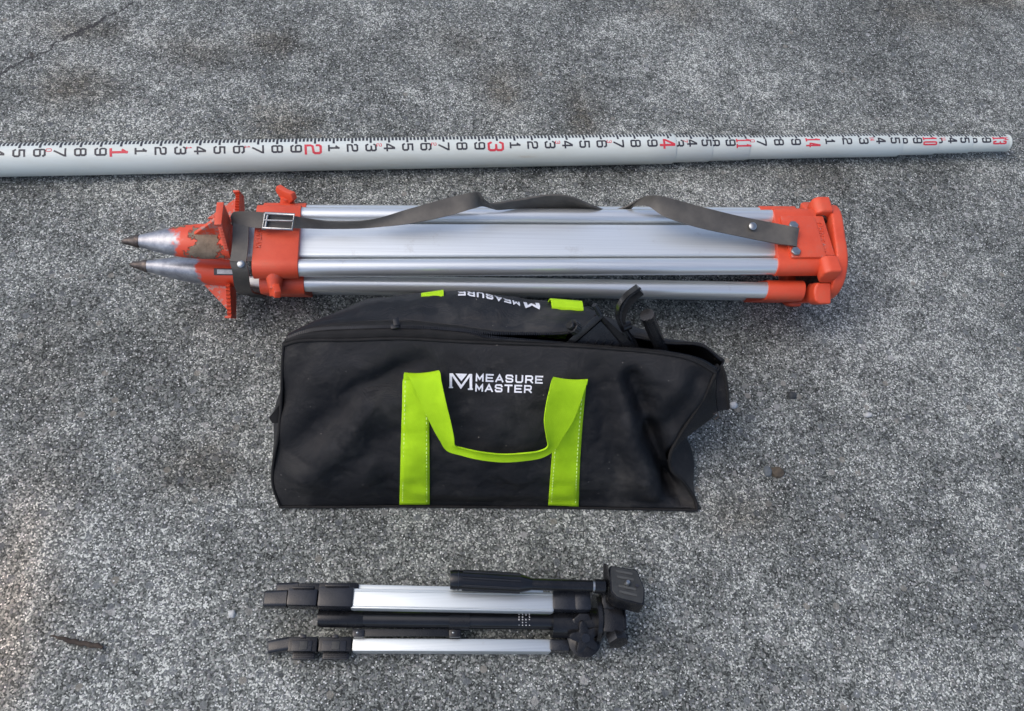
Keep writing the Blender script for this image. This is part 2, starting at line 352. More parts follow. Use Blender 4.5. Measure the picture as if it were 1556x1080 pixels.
def foot_material(s_orange, clay):
    """cast foot: bare worn steel towards the point, orange enamel further up, dried clay patches; s = local x of the foot"""
    m, ns, ls, p = new_mat('worn_foot_casting'); tc = ns.new('ShaderNodeTexCoord'); co = tc.outputs['Object']
    sx = ns.new('ShaderNodeSeparateXYZ'); ls.new(co, sx.inputs[0])
    n = node(ns, 'ShaderNodeTexNoise', Scale=28., Detail=8, Roughness=.65); ls.new(co, n.inputs['Vector'])
    n2 = node(ns, 'ShaderNodeTexNoise', Scale=70., Detail=8, Roughness=.7); ls.new(co, n2.inputs['Vector'])
    f = mathn(ns, ls, 'ADD', sx.outputs[0], mathn(ns, ls, 'MULTIPLY_ADD', n.outputs[0], .09, -.045))
    om = node(ns, 'ShaderNodeMapRange'); om.inputs[1].default_value = s_orange-.004; om.inputs[2].default_value = s_orange+.004; ls.new(f, om.inputs[0])
    steel = ramp(ns, [(.35, (.2, .21, .24)), (.65, (.4, .42, .45))]); ls.new(n2.outputs[0], steel.inputs[0])
    c = mixc(ns, ls, om.outputs[0], steel.outputs[0], (.64, .068, .026))
    met = mathn(ns, ls, 'MULTIPLY', mathn(ns, ls, 'SUBTRACT', 1., om.outputs[0]), .75); rough = mathn(ns, ls, 'MULTIPLY_ADD', n2.outputs[0], .3, .28)
    if clay:
        d = mathn(ns, ls, 'ABSOLUTE', mathn(ns, ls, 'SUBTRACT', sx.outputs[0], s_orange+clay))
        k = mathn(ns, ls, 'ADD', mathn(ns, ls, 'MULTIPLY', d, -9.), mathn(ns, ls, 'MULTIPLY', n.outputs[0], 3.2))
        cm = node(ns, 'ShaderNodeMapRange'); cm.inputs[1].default_value = 1.47; cm.inputs[2].default_value = 1.55; ls.new(k, cm.inputs[0])
        mud = ramp(ns, [(.3, (.15, .115, .08)), (.7, (.27, .215, .155))]); ls.new(n2.outputs[0], mud.inputs[0])
        c = mixc(ns, ls, cm.outputs[0], c, mud.outputs[0]); met = mathn(ns, ls, 'MULTIPLY', met, mathn(ns, ls, 'SUBTRACT', 1., cm.outputs[0]))
        rough = mathn(ns, ls, 'MAXIMUM', rough, mathn(ns, ls, 'MULTIPLY', cm.outputs[0], .95))
        b = node(ns, 'ShaderNodeBump', Strength=.9, Distance=.003)
        ls.new(mathn(ns, ls, 'MULTIPLY', cm.outputs[0], mathn(ns, ls, 'ADD', n2.outputs[0], .4)), b.inputs['Height']); ls.new(b.outputs[0], p.inputs['Normal'])
    ls.new(c, p.inputs['Base Color']); ls.new(met, p.inputs['Metallic']); ls.new(rough, p.inputs['Roughness'])
    return m

def fabric_material():
    m, ns, ls, p = new_mat('dusty_black_nylon'); co = coords(ns, ls)
    n = node(ns, 'ShaderNodeTexNoise', Scale=9., Detail=8, Roughness=.62, Distortion=.6); ls.new(co, n.inputs['Vector'])
    n2 = node(ns, 'ShaderNodeTexNoise', Scale=60., Detail=6, Roughness=.7); ls.new(co, n2.inputs['Vector'])
    r = ramp(ns, [(.36, (.0028, .0036, .006)), (.55, (.006, .0068, .009)), (.7, (.04, .039, .037))]); ls.new(n.outputs[0], r.inputs[0])
    sc = node(ns, 'ShaderNodeMapRange'); sc.inputs[1].default_value = .56; sc.inputs[2].default_value = .8; ls.new(n2.outputs[0], sc.inputs[0])
    c = mixc(ns, ls, mathn(ns, ls, 'MULTIPLY', sc.outputs[0], .35), r.outputs[0], (.07, .066, .062))
    v = node(ns, 'ShaderNodeTexVoronoi', Scale=55.); ls.new(co, v.inputs['Vector'])
    sp = mathn(ns, ls, 'LESS_THAN', v.outputs['Distance'], .045); c = mixc(ns, ls, mathn(ns, ls, 'MULTIPLY', sp, .5), c, (.3, .28, .25))
    ls.new(c, p.inputs['Base Color'])
    mr = node(ns, 'ShaderNodeMapRange'); mr.inputs[3].default_value = .26; mr.inputs[4].default_value = .62; ls.new(n.outputs[0], mr.inputs[0]); ls.new(mr.outputs[0], p.inputs['Roughness'])
    p.inputs['Specular IOR Level'].default_value = .36
    w1 = node(ns, 'ShaderNodeTexWave', Scale=420.); w1.bands_direction = 'X'; ls.new(co, w1.inputs['Vector'])
    w2 = node(ns, 'ShaderNodeTexWave', Scale=420.); w2.bands_direction = 'Z'; ls.new(co, w2.inputs['Vector'])
    n3 = node(ns, 'ShaderNodeTexNoise', Scale=24., Detail=6, Roughness=.6, Distortion=.8); ls.new(co, n3.inputs['Vector'])
    wv = mathn(ns, ls, 'MULTIPLY', mathn(ns, ls, 'ADD', w1.outputs[1], w2.outputs[1]), .06)
    b = node(ns, 'ShaderNodeBump', Strength=.7, Distance=.005); ls.new(mathn(ns, ls, 'ADD', wv, n3.outputs[0]), b.inputs['Height']); ls.new(b.outputs[0], p.inputs['Normal'])
    return m

def webbing_material(name, c1, c2):
    m, ns, ls, p = new_mat(name); co = coords(ns, ls)
    n = node(ns, 'ShaderNodeTexNoise', Scale=45., Detail=6, Roughness=.7); ls.new(co, n.inputs['Vector'])
    w = node(ns, 'ShaderNodeTexWave', Scale=260.); w.bands_direction = 'DIAGONAL'; w.inputs['Distortion'].default_value = .3; ls.new(co, w.inputs['Vector'])
    w2 = node(ns, 'ShaderNodeTexWave', Scale=240.); w2.bands_direction = 'X'; ls.new(co, w2.inputs['Vector'])
    r = ramp(ns, [(.3, c1), (.7, c2)]); ls.new(n.outputs[0], r.inputs[0])
    k = mathn(ns, ls, 'MULTIPLY_ADD', w.outputs[1], .24, .86); c = mixc(ns, ls, 1., r.outputs[0], k, 'MULTIPLY'); ls.new(c, p.inputs['Base Color'])
    p.inputs['Roughness'].default_value = .62; p.inputs['Specular IOR Level'].default_value = .25
    b = node(ns, 'ShaderNodeBump', Strength=.5, Distance=.0008); ls.new(mathn(ns, ls, 'ADD', w.outputs[1], w2.outputs[1]), b.inputs['Height']); ls.new(b.outputs[0], p.inputs['Normal'])
    return m

def alu_material(name, tint, rough, streak_scale=(1.2, 160, 160)):
    m, ns, ls, p = new_mat(name); co = coords(ns, ls, streak_scale); co2 = coords(ns, ls)
    n = node(ns, 'ShaderNodeTexNoise', Scale=3., Detail=5, Roughness=.6); ls.new(co, n.inputs['Vector'])
    n2 = node(ns, 'ShaderNodeTexNoise', Scale=26., Detail=9, Roughness=.75); ls.new(co2, n2.inputs['Vector'])
    r = ramp(ns, [(.3, tuple(.86*x for x in tint)), (.7, tint)]); ls.new(n.outputs[0], r.inputs[0])
    sc = node(ns, 'ShaderNodeMapRange'); sc.inputs[1].default_value = .6; sc.inputs[2].default_value = .78; ls.new(n2.outputs[0], sc.inputs[0])
    c = mixc(ns, ls, mathn(ns, ls, 'MULTIPLY', sc.outputs[0], .5), r.outputs[0], (.42, .4, .36)); ls.new(c, p.inputs['Base Color'])
    p.inputs['Metallic'].default_value = .72
    mr = node(ns, 'ShaderNodeMapRange'); mr.inputs[3].default_value = rough-.07; mr.inputs[4].default_value = rough+.1; ls.new(n.outputs[0], mr.inputs[0]); ls.new(mr.outputs[0], p.inputs['Roughness'])
    b = node(ns, 'ShaderNodeBump', Strength=.06, Distance=.0006); ls.new(n.outputs[0], b.inputs['Height']); ls.new(b.outputs[0], p.inputs['Normal'])
    return m

def pvc_material():
    m, ns, ls, p = new_mat('white_staff_fibreglass'); co = coords(ns, ls, (1, 6, 6)); co2 = coords(ns, ls)
    n = node(ns, 'ShaderNodeTexNoise', Scale=7., Detail=8, Roughness=.7); ls.new(co, n.inputs['Vector'])
    n2 = node(ns, 'ShaderNodeTexNoise', Scale=120., Detail=6, Roughness=.7); ls.new(co2, n2.inputs['Vector'])
    r = ramp(ns, [(.42, (.6, .655, .62)), (.62, (.57, .61, .56)), (.74, (.5, .47, .38))]); ls.new(n.outputs[0], r.inputs[0])
    s = node(ns, 'ShaderNodeMapRange'); s.inputs[1].default_value = .68; s.inputs[2].default_value = .76; ls.new(n2.outputs[0], s.inputs[0])
    c = mixc(ns, ls, mathn(ns, ls, 'MULTIPLY', s.outputs[0], .5), r.outputs[0], (.35, .33, .3)); ls.new(c, p.inputs['Base Color'])
    p.inputs['Roughness'].default_value = .38
    return m

M = {}
M['ground'] = ground_material(); M['orange'] = orange_material(); M['fabric'] = fabric_material()
M['green'] = webbing_material('lime_webbing', (.36, .64, .006), (.44, .74, .012))
M['green_thread'] = simple('lime_thread', (.62, .86, .22), (.7, .92, .3), 200, .7)
M['black_web'] = webbing_material('black_webbing', (.007, .007, .0075), (.018, .018, .018))
M['alu'] = alu_material('satin_aluminium_tube', (.76, .79, .79), .3)
M['alu_rail'] = alu_material('brushed_aluminium_rail', (.78, .82, .82), .42)
M['alu2'] = alu_material('anodised_aluminium_channel', (.62, .67, .68), .4)
M['pvc'] = pvc_material()
M['ink'] = simple('black_ink', (.012, .013, .02), (.04, .04, .05), 300, .5)
M['redink'] = simple('red_ink', (.52, .02, .04), (.62, .06, .08), 300, .5)
M['strap'] = simple('grey_rubber_strap', (.05, .047, .042), (.095, .088, .075), 22, .5, .14, bump=.15, bscale=300)
M['steel'] = simple('zinc_steel', (.3, .31, .31), (.44, .45, .45), 80, .34, .12, metal=.95, bump=.1)
M['darksteel'] = simple('dark_steel_point', (.05, .042, .038), (.13, .11, .1), 120, .42, .15, metal=.7, bump=.3)
M['plastic'] = simple('black_plastic', (.006, .0065, .008), (.013, .0135, .015), 45, .24, .12, bump=.08, bscale=700, spec=.38)
M['gloss'] = simple('glossy_black_plastic', (.005, .0055, .007), (.01, .0105, .012), 30, .2, .1)
M['greyplastic'] = simple('grey_black_plastic', (.009, .011, .015), (.017, .019, .024), 45, .26, .12, bump=.1, bscale=700, spec=.42)
M['rubber'] = simple('grey_rubber_pad', (.02, .022, .022), (.036, .038, .037), 70, .6, .12, bump=.2)
M['palerub'] = simple('pale_cork_strip', (.05, .053, .052), (.07, .073, .071), 90, .7)
M['thread'] = simple('white_thread', (.62, .64, .68), (.78, .8, .84), 500, .6, bump=.4, bscale=1500)
M['whiteprint'] = simple('white_print', (.4, .41, .42), (.55, .56, .57), 300, .5)
M['twig'] = simple('twig_bark', (.022, .016, .013), (.06, .045, .033), 90, .85, bump=.6, bscale=260)
M['clay'] = simple('dried_clay', (.15, .115, .08), (.27, .215, .155), 70, .95, .04, bump=.7, bscale=200)

# ------------------------------------------------------------------ ground
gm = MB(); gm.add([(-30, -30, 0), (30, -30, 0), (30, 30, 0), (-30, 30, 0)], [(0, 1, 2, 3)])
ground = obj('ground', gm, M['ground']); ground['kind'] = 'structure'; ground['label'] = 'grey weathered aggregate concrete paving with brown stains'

# ------------------------------------------------------------------ levelling staff
FT = .298
ZERO = 3*(.3048-FT)
ZS = .026
a0, a1 = G(178, 240, ZS), G(1018, 225.8, ZS)
sdir = (a1-a0); sdir.z = 0; sdir.normalize(); snor = Vector((-sdir.y, sdir.x, 0))
sorg = a0-sdir*.3048                      # zero mark
def spx(px):
    # distance along the staff at a pixel column
    lo, hi = -1., 3.
    for _ in range(50):
        mid = (lo+hi)/2
        if PX(sorg+sdir*mid-snor*.008+Vector((0, 0, .02)))[0] < px: lo = mid
        else: hi = mid
    return lo
staff = thing('levelling_staff', 'long white telescopic levelling staff printed with feet and tenths, lying on concrete', 'measuring staff', sorg+Vector((0, 0, -ZS)))
ends = [-.02]+[spx(x) for x in (1027, 1083, 1140, 1373, 1429, 1482, 1540)]
radii = [.026, .0238, .0223, .0208, .0185, .0168, .0152]
def spt(s, th, r):
    a_ = math.radians(th); return sorg+sdir*s+(-snor*math.cos(a_)+Vector((0, 0, 1))*math.sin(a_))*r
def ring(s, r, n=48): return [spt(s, 360*i/n, r) for i in range(n)]
sections = []
for i, r in enumerate(radii):
    s0, s1 = ends[i]-(.0 if i == 0 else .03), ends[i+1]
    mb = MB(); mb.loft([ring(s0, r), ring(s1-.0012, r), ring(s1-.0004, r-.0004), ring(s1, r-.001)])
    if i == 0:
        mb = MB(); k = 24
        mb.loft([ring(s0+(s1-s0-.0012)*j/k, r) for j in range(k+1)]+[ring(s1-.0004, r-.0004), ring(s1, r-.001)])
    sections.append(obj('section', mb, M['pvc'], staff))
mb = MB(); s1 = ends[-1]; mb.loft([ring(s1-.001, .0154), ring(s1+.001, .0159), ring(s1+.003, .0152), ring(s1+.005, .0115)])
obj('end_cap', mb, M['pvc'], staff)
mb = MB(); mb.loft([ring(s1+.004, .009), ring(s1+.008, .0085), ring(s1+.009, .006)]); obj('end_plug', mb, M['gloss'], staff)
mb = MB(); mb.loft([ring(-.03, .0245), ring(-.028, .0259), ring(-.021, .0259)]); obj('foot_cap', mb, M['gloss'], staff)
def staff_text(ch, s, thc, ln, w, t, r, mat, parent):
    """numeral lying on the staff, its top towards the far end of the staff"""
    gs, W_ = glyphs(ch, ln, w, w*.12, t); mb = MB()
    for vs, fs, ly in gs: mb.add([spt(s-ln/2+v.y, thc+math.degrees((W_/2-v.x)/r), r+.0002+.00006*ly) for v in vs], fs)
    return obj('numeral', mb, mat, parent, 0)
def tick(mb, s, w, th0, th1, r):
    n = 5; A = [spt(s-w/2, th0+(th1-th0)*j/n, r+.0002) for j in range(n+1)]; B = [spt(s+w/2, th0+(th1-th0)*j/n, r+.0002) for j in range(n+1)]
    mb.add(A+B, [(j, j+1, n+2+j, n+1+j) for j in range(n)])
TEN = FT/10
def marks(i, s_from, s_to, items, zero):
    """items: list of (distance, char, 'k'|'r'|'s'); ticks every .02 ft from zero"""
    r = radii[i]; tb = MB(); sc = r/.026
    for s, ch, k in items:
        if k == 'k': staff_text(ch, s, 71, .0185, .0145*sc**.5, .0029, r, M['ink'], sections[i])
        elif k == 'r': staff_text(ch, s, 68, .0275, (.0185 if len(ch) < 2 else .0095)*sc**.5, .0038 if len(ch) < 2 else .0028, r, M['redink'], sections[i])
        else: staff_text(ch, s, 80, .0085, .0062 if len(ch) < 2 else .0034, .0011, r, M['redink'], sections[i])
    n0 = math.ceil((s_from+.002-zero)/(TEN/5)); n1 = math.floor((s_to-.002-zero)/(TEN/5))
    for n in range(n0, n1+1):
        major = n % 5 == 0; tick(tb, zero+n*TEN/5, .0036, 90 if major else 101, 142, r)
    if tb.v: obj('tick_marks', tb, M['ink'], sections[i], 0)['kind'] = 'stuff'
items = []
for ft in range(0, 5):
    for d in range(0, 10):
        s = ZERO+ft*FT+d*TEN
        if s < .01 or s > ends[1]-.004: continue
        if d == 0: items.append((s-.003, str(ft), 'r'))
        else: items.append((s, str(d), 'k'))
        if d in (3, 6) and s+TEN/2 < ends[1]: items.append((s+TEN*.45, str(ft), 's'))
marks(0, ends[0], ends[1], items, ZERO)
def sec_items(lst): return [(spx(px), ch, k) for px, ch, k in lst]
marks(1, ends[1], ends[2], sec_items([(1031, '3', 'k'), (1041, '7', 's'), (1051, '4', 'k'), (1073, '5', 'k')]), spx(1051))
marks(2, ends[2], ends[3], sec_items([(1086, '8', 'k'), (1110, '9', 'k'), (1130, '11', 'r')]), spx(1110))
marks(3, ends[3], ends[4], sec_items([(1144, '0', 's'), (1158, '7', 'k'), (1184, '8', 'k'), (1210, '9', 'k'), (1236, '14', 'r'), (1262, '1', 'k'), (1288, '2', 'k'), (1313, '3', 'k'), (1326, '14', 's'), (1339, '4', 'k'), (1361, '5', 'k')]), spx(1236))
marks(4, ends[4], ends[5], sec_items([(1374, '8', 'k'), (1396, '9', 'k'), (1415, '10', 'r')]), spx(1396))
marks(5, ends[5], ends[6], sec_items([(1428, '3', 'k'), (1437, '11', 's'), (1450, '4', 'k'), (1469, '5', 'k')]), spx(1450))
marks(6, ends[6], ends[7], sec_items([(1482, '8', 'k'), (1503, '9', 'k'), (1523, '13', 'r'), (1533, '14', 's')]), spx(1503))

# ------------------------------------------------------------------ surveying tripod
HT = .130
o0, o1 = G(380, 366.5, HT), G(1180, 367, HT)
tdir = (o1-o0); tdir.z = 0; tdir.normalize(); tnor = Vector((-tdir.y, tdir.x, 0)); torg = Vector((o0.x, o0.y, 0))
def T(s, w, h): return torg+tdir*s+tnor*w+Vector((0, 0, h))
def L(px, py, h):
    d = G(px, py, h)-torg; return d.dot(tdir), d.dot(tnor), h
def S(px, h=HT): return L(px, 366.5, h)[0]
trip = thing('surveying_tripod', 'folded aluminium surveying tripod with orange castings and grey carrying strap', 'tripod', torg)
class Leg:
    """frame of one leg: centre line from c0 to c1 in (w,h), n outward, t across"""
    def __init__(s, c0, c1, n, ds=0.):
        s.c0, s.c1, s.n, s.ds = Vector(c0), Vector(c1), Vector(n).normalized(), ds; s.t = Vector((s.n.y, -s.n.x))
        s.sa, s.sb = S(420), S(1180)
    def p(s, x, a, b):
        f = (x-s.sa)/(s.sb-s.sa); c = s.c0.lerp(s.c1, f)+s.t*a+s.n*b; k = max(0, min(1, (f-.8)/.19)); return T(x+s.ds+.15*c.x*k, c.x, c.y)
    def vt(s): return tnor*s.t.x+Vector((0, 0, s.t.y))
    def vn(s): return tnor*s.n.x+Vector((0, 0, s.n.y))
    def vs(s): return (s.p(1, 0, 0)-s.p(0, 0, 0)).normalized()
RT = .0122; TW = .0445
_, wc0, _ = L(470, 429, .097); _, wc1, _ = L(1170, 441, .097)
_, wf, _ = L(800, 325, .1)
sq = .866
legs = [Leg((0, HT), (0, HT), (0, 1)),
        Leg((wc0+.5*TW, .097-sq*TW), (wc1+.5*TW, .097-sq*TW), (-sq, -.5), .004),
        Leg((wf-.5*TW, .1-sq*TW), (wf-.5*TW, .1-sq*TW), (sq, -.5), .002)]
foot_s0, tip_s0 = S(352), S(187)
foot_mats = [foot_material(S(268), .038), foot_material(S(298), 0), foot_material(S(280), 0)]
def serrated(leg, x, th, a_b, a_t, b0, b1, n=9):
    """foot pedal plate with toothed side edges"""
    pts = []
    for i in range(n+1):
        f = i/n; pts.append((a_b+(a_t-a_b)*f, b0+(b1-b0)*f))
        if i < n: pts.append((a_b+(a_t-a_b)*(f+.5/n)-.004, b0+(b1-b0)*(f+.5/n)))
    poly = pts+[(-a, b) for a, b in pts[::-1]]
    return [leg.p(x, a, b) for a, b in poly], leg.vs()*th
leg_parts = []
for i, g in enumerate(legs):
    vs_, vt_, vn_ = g.vs(), g.vt(), g.vn()
    x0, x1 = S(392), S(1176 if i == 0 else 1170)
    lroot = None
    for sgn in (1, -1):
        tb = MB(); tb.tube([g.p(x0+(x1-x0)*k/12, sgn*TW, 0) for k in range(13)], RT, 24)
        obj('outer_tube', tb, M['alu'], trip, 60)
    rb = MB(); prof = [(a_, b_-.002) for a_, b_ in rrect(.0285, .0075, .004, 5)]
    rb.loft([[g.p(x, a_, b_) for a_, b_ in prof] for x in np.linspace(S(366), S(1176), 14)])
    rail = obj('sliding_rail', rb, M['alu_rail'], trip, 50)
    cb = MB(); cb.box(g.p((S(1177)+S(1183))/2, 0, 0), vs_*.003, vt_*.029, vn_*.0085, .002); obj('rail_end', cb, M['plastic'], rail)
    # lower clamp
    cb = MB(); xs0, xs1 = S(389), S(457); poly = rrect(.0585, .0165, .0155, 6)
    cb.prism([g.p(xs0, a_, b_) for a_, b_ in poly], g.p(xs1, 0, 0)-g.p(xs0, 0, 0), .0012, 2)
    clamp = obj('clamp', cb, M['orange'], trip)
    # foot casting
    fb0 = (0, -.014, -.004)[i]; tilt = (0, -.011, 0)[i]; foot_s, tip_s = foot_s0+(0, -.006, 0)[i], tip_s0+(-.003, -.014, .004)[i]
    g_ = g; g = Leg(g.c0+g.n*fb0, g.c1+g.n*fb0, g.n, g.ds)
    fb = MB(); rings = []
    for f, ra, rb_ in ((0, .0265, .019), (.1, .0265, .0195), (.3, .026, .0195), (.45, .0236, .018), (.58, .0196, .0158), (.7, .0146, .0125), (.8, .0098, .0092), (.87, .0076, .0076)):
        x = foot_s+(tip_s-foot_s)*f; rings.append([g.p(x, ra*math.cos(q), rb_*math.sin(q)+tilt*f) for q in np.linspace(0, 2*math.pi, 29)[:-1]])
    fb.loft(rings); foot = obj('foot', fb, foot_mats[i], trip, 50)
    fb = MB(); rings = []
    for f, r in ((.83, .0092), (.865, .0092), (.88, .0075), (.93, .0055), (.965, .0045), (.985, .002), (1., .0004)):
        x = foot_s+(tip_s-foot_s)*f; rings.append([g.p(x, r*math.cos(q), r*math.sin(q)+tilt*f) for q in np.linspace(0, 2*math.pi, 17)[:-1]])
    fb.loft(rings); obj('steel_point', fb, M['darksteel'], foot, 40)
    if i == 1:
        fb = MB(); fb.box(g.p((S(318)+S(356))/2, .0262, -.001), vs_*(S(356)-S(318))*.5, vt_*.0018, vn_*.0032, .0006); obj('rail_slot', fb, M['whiteprint'], foot)
        fb = MB(); fb.box(g.p((S(314)+S(356))/2, .0252, -.001), vs_*(S(358)-S(314))*.5, vt_*.0018, vn_*.0047, .0006); obj('slot_edge', fb, M['ink'], foot)
    # foot pedal: toothed plate and gusset
    if i == 2: g = Leg(g.c0+Vector((.004, .024)), g.c1+Vector((.004, .024)), (.9, .43), g.ds)
    vt_, vn_ = g.vt(), g.vn()
    xp = S(346)-(0, .014, 0)[i]
    poly, d = serrated(g, xp, .0055, .0255, .0185, .014, (.060, .062, .050)[i])
    pb = MB(); pb.prism(poly, d); pedal = obj('foot_pedal', pb, M['orange'], foot, 20)
    pb = MB(); pb.box(g.p(xp+.001, 0, (.060, .062, .052)[i]+.0005), vs_*.0045, vt_*.0185, vn_*.0016, .0008); obj('pedal_edge', pb, M['orange'], pedal)
    pb = MB(); pb.prism([g.p(x, -.0028, b_) for x, b_ in ((S(296)-(0, .008, 0)[i], .016-(0, .003, 0)[i]), (xp, .014), (xp, (.057, .055, .048)[i]))], vt_*.0056, .0008, 1); obj('gusset', pb, M['orange'], pedal)
    g = g_; vt_, vn_ = g.vt(), g.vn()
    # wing screw on the clamp side
    side = {0: -1, 1: None, 2: None}[i]
    xk = S(424)
    if i == 0: base, ax, oth = g.p(xk, .058, 0), (-tnor*.8-Vector((0, 0, .6))).normalized(), None
    elif i == 1: base, ax = g.p(xk, 0, .016), vn_
    else: base, ax = g.p(xk+.001, -.05, .012), (vn_*.35+Vector((0, 0, 1))).normalized()
    if i == 0: base = g.p(xk-.004, -.054, -.006); ax = (-tnor*.75-Vector((0, 0, .55))).normalized()
    if i == 1: continue_wing = False
    else: continue_wing = True
    if continue_wing:
        kb = MB(); kb.tube([base-ax*.004, base+ax*.004, base+ax*.016], [.0118, .0112, .0085], 20); screw = obj('wing_screw', kb, M['orange'], clamp, 40)
        lat = ax.cross(tdir).normalized() if i == 2 else ax.cross(tdir).normalized()
        lat = (tdir*(.35 if i == 0 else -.65)+lat*(.9 if i == 0 else .6)).normalized(); lat = (lat-ax*lat.dot(ax)).normalized(); thn = ax.cross(lat).normalized()
        w_ = [(-.009, .009), (-.019, .020), (-.016, .029), (0, .027), (.016, .029), (.019, .020), (.009, .009)]
        kb = MB(); kb.prism([base+lat*q+ax*r_-thn*.0045 for q, r_ in w_], thn*.009, .002, 2); obj('wing', kb, M['orange'], screw, 40)
    # upper casting
    ub = MB(); xu0, xu1 = S(1174), S(1238)
    if i: xu0, xu1 = S(1166), S(1222)
    ub.prism([g.p(xu0, a_, b_) for a_, b_ in rrect(.0585, .0152, .0145, 6)], g.p(xu1, 0, 0)-g.p(xu0, 0, 0), .0015, 2)
    up = obj('hinge_casting', ub, M['orange'], trip)
    if i == 0: ub = MB(); ub.box(g.p(S(1212), -.004, .0165), vs_*(S(1238)-S(1186))*.5, vt_*.038, vn_*.0035, .003); obj('raised_panel', ub, M['orange'], up)
    for sg in (1, -1):
        if i: continue
        c_ = g.p(S(1198 if sg > 0 else 1197), .0135 if sg > 0 else -.0335, .0198)
        bb = MB(); bb.prism([c_+(vs_*math.cos(q)+vt_*math.sin(q))*.0076 for q in np.linspace(0, 2*math.pi, 7)[:-1]], vn_*.0045, .0008, 1); obj('hex_bolt', bb, M['steel'], up)
    ub = MB(); ub.box(g.p((S(1232)+S(1253))/2, 0, .006), vs_*(S(1253)-S(1232))*.5, vt_*.0365, vn_*.0105, .003); tongue = obj('hinge_tongue', ub, M['orange'], up)
    for sg in (1, -1):
        ub = MB(); ub.tube([g.p(S(1250), sg*.035, .004), g.p(S(1250), sg*.0475, .004)], .0085, 18); obj('hinge_pin', ub, M['darksteel'], up)
    if i == 0:
        for nm, xs_, bb_, hh, wl_, par in (('raised_lettering', S(1240.5), .0166, .0085, .0072, tongue), ('clamp_lettering', S(397), .0166, .0065, .0052, clamp)):
            gs, W_ = glyphs('PENTAX', hh, wl_, wl_*.28, .0013, 1); tm = MB()
            for vs2, fs2, ly in gs:
                top_ = [g.p(xs_+v_.y-hh/2, W_/2-.004-v_.x, bb_+.0009+.00005*ly) for v_ in vs2]; low_ = [g.p(xs_+v_.y-hh/2, W_/2-.004-v_.x, bb_-.001) for v_ in vs2]
                n_ = len(vs2); fs3 = list(fs2)
                for k in range(0, n_-2, 2): fs3 += [(k, k+2, n_+k+2, n_+k), (k+1, n_+k+1, n_+k+3, k+3)]
                tm.add(top_+low_, fs3)
            obj(nm, tm, M['orange'], par, 0)
# near-side wing screw, standing out of the top clamp's near edge is built above; head plate
def rtri(r, n=60):
    return [Vector((math.cos(q), math.sin(q)))*(.0745+.0095*math.cos(3*(q-math.radians(30))))*r+Vector((0, .0845)) for q in np.linspace(0, 2*math.pi, n+1)[:-1]]
def TS(s_, w_, h_): return T(s_+.15*w_, w_, h_)
hb = MB(); hb.prism([TS(S(1259), p_.x, p_.y) for p_ in rtri(1.)], tdir*(S(1276)-S(1259)), .004, 3); head = obj('head_plate', hb, M['orange'], trip)
hb = MB(); hb.prism([TS(S(1251), p_.x, p_.y) for p_ in rtri(.72)], tdir*(S(1260)-S(1251)), .0015, 2); obj('head_flange', hb, M['darksteel'], head)
for ang in (0, 120, 240):
    for sg in (1, -1):
        ca, sa = math.cos(math.radians(ang)), math.sin(math.radians(ang))
        def rot(w_, h_):
            y_ = h_-.082; return w_*ca-y_*sa, w_*sa+y_*ca+.082
        cw, chh = rot(sg*.0545, .137); ax1 = tnor*ca+Vector((0, 0, sa)); ax2 = -tnor*sa+Vector((0, 0, ca))
        lb = MB(); s0_, s1_ = S(1234), S(1260)
        prof = [(s0_+.005, -.016), (s1_, -.016), (s1_, .016), (s0_+.009, .016), (s0_+.002, .011), (s0_, 0), (s0_+.001, -.009)]
        c_ = TS(0, cw, chh)
        lb.prism([c_+tdir*q+ax2*r_-ax1*.0145 for q, r_ in prof], ax1*.029, .004, 3); obj('hinge_lug', lb, M['orange'], head)
# carrying strap
loop = MB(); hull = [(-.058, .145), (-.03, .1505), (.02, .1505), (.04, .146), (.062, .125), (.075, .08), (.05, .02), (.02, .004), (-.015, .004), (-.032, .03), (-.064, .075), (-.074, .11), (-.07, .135)]
hc = hull+[hull[0]]
# loop hugs the feet where they meet the clamps
e1 = [T(S(358)+.002*math.sin(k*1.7), w_*.8, max(.003, .005+h_*.985)) for k, (w_, h_) in enumerate(hc)]
e2 = [p_+tdir*.021+Vector((0, 0, .001*math.sin(k*2.1))) for k, p_ in enumerate(e1)]
loop.ribbon(e1, e2, .0026, 90, 4); strap_loop = obj('strap_loop', loop, M['strap'], trip, 50)
top = [(350, 330, .158), (356, 322, .162), (378, 321, .164), (405, 323, .165), (447, 328, .163), (500, 336, .158), (560, 334, .158), (620, 318, .163), (680, 301, .175), (718, 292, .186), (728, 293, .187), (734, 303, .178), (745, 309, .165), (790, 303, .163), (835, 296, .168), (868, 299, .166), (900, 312, .152), (925, 320, .135), (950, 314, .14), (975, 300, .166), (990, 297, .178), (1010, 299, .18), (1060, 313, .171), (1120, 328, .163), (1180, 340, .159), (1206, 345, .16), (1214, 347, .158)]
bot = [(353, 340, .150), (357, 344, .152), (378, 345, .153), (405, 347, .154), (447, 346.5, .152), (500, 347, .146), (560, 346, .148), (620, 340, .156), (680, 328, .164), (718, 317, .170), (733, 313, .160), (748, 316, .150), (760, 318, .148), (790, 316, .140), (835, 316, .134), (868, 317, .13), (900, 322, .125), (925, 330, .11), (950, 325, .118), (962, 314, .145), (985, 313, .163), (1010, 329, .166), (1060, 345, .163), (1120, 358, .157), (1180, 370, .154), (1202, 373, .155), (1210, 375, .153)]
sb = MB(); sb.ribbon([G(*p_) for p_ in top], [G(*p_) for p_ in bot], .0026, 260, 6, .0012); strap = obj('carrying_strap', sb, M['strap'], trip, 50)
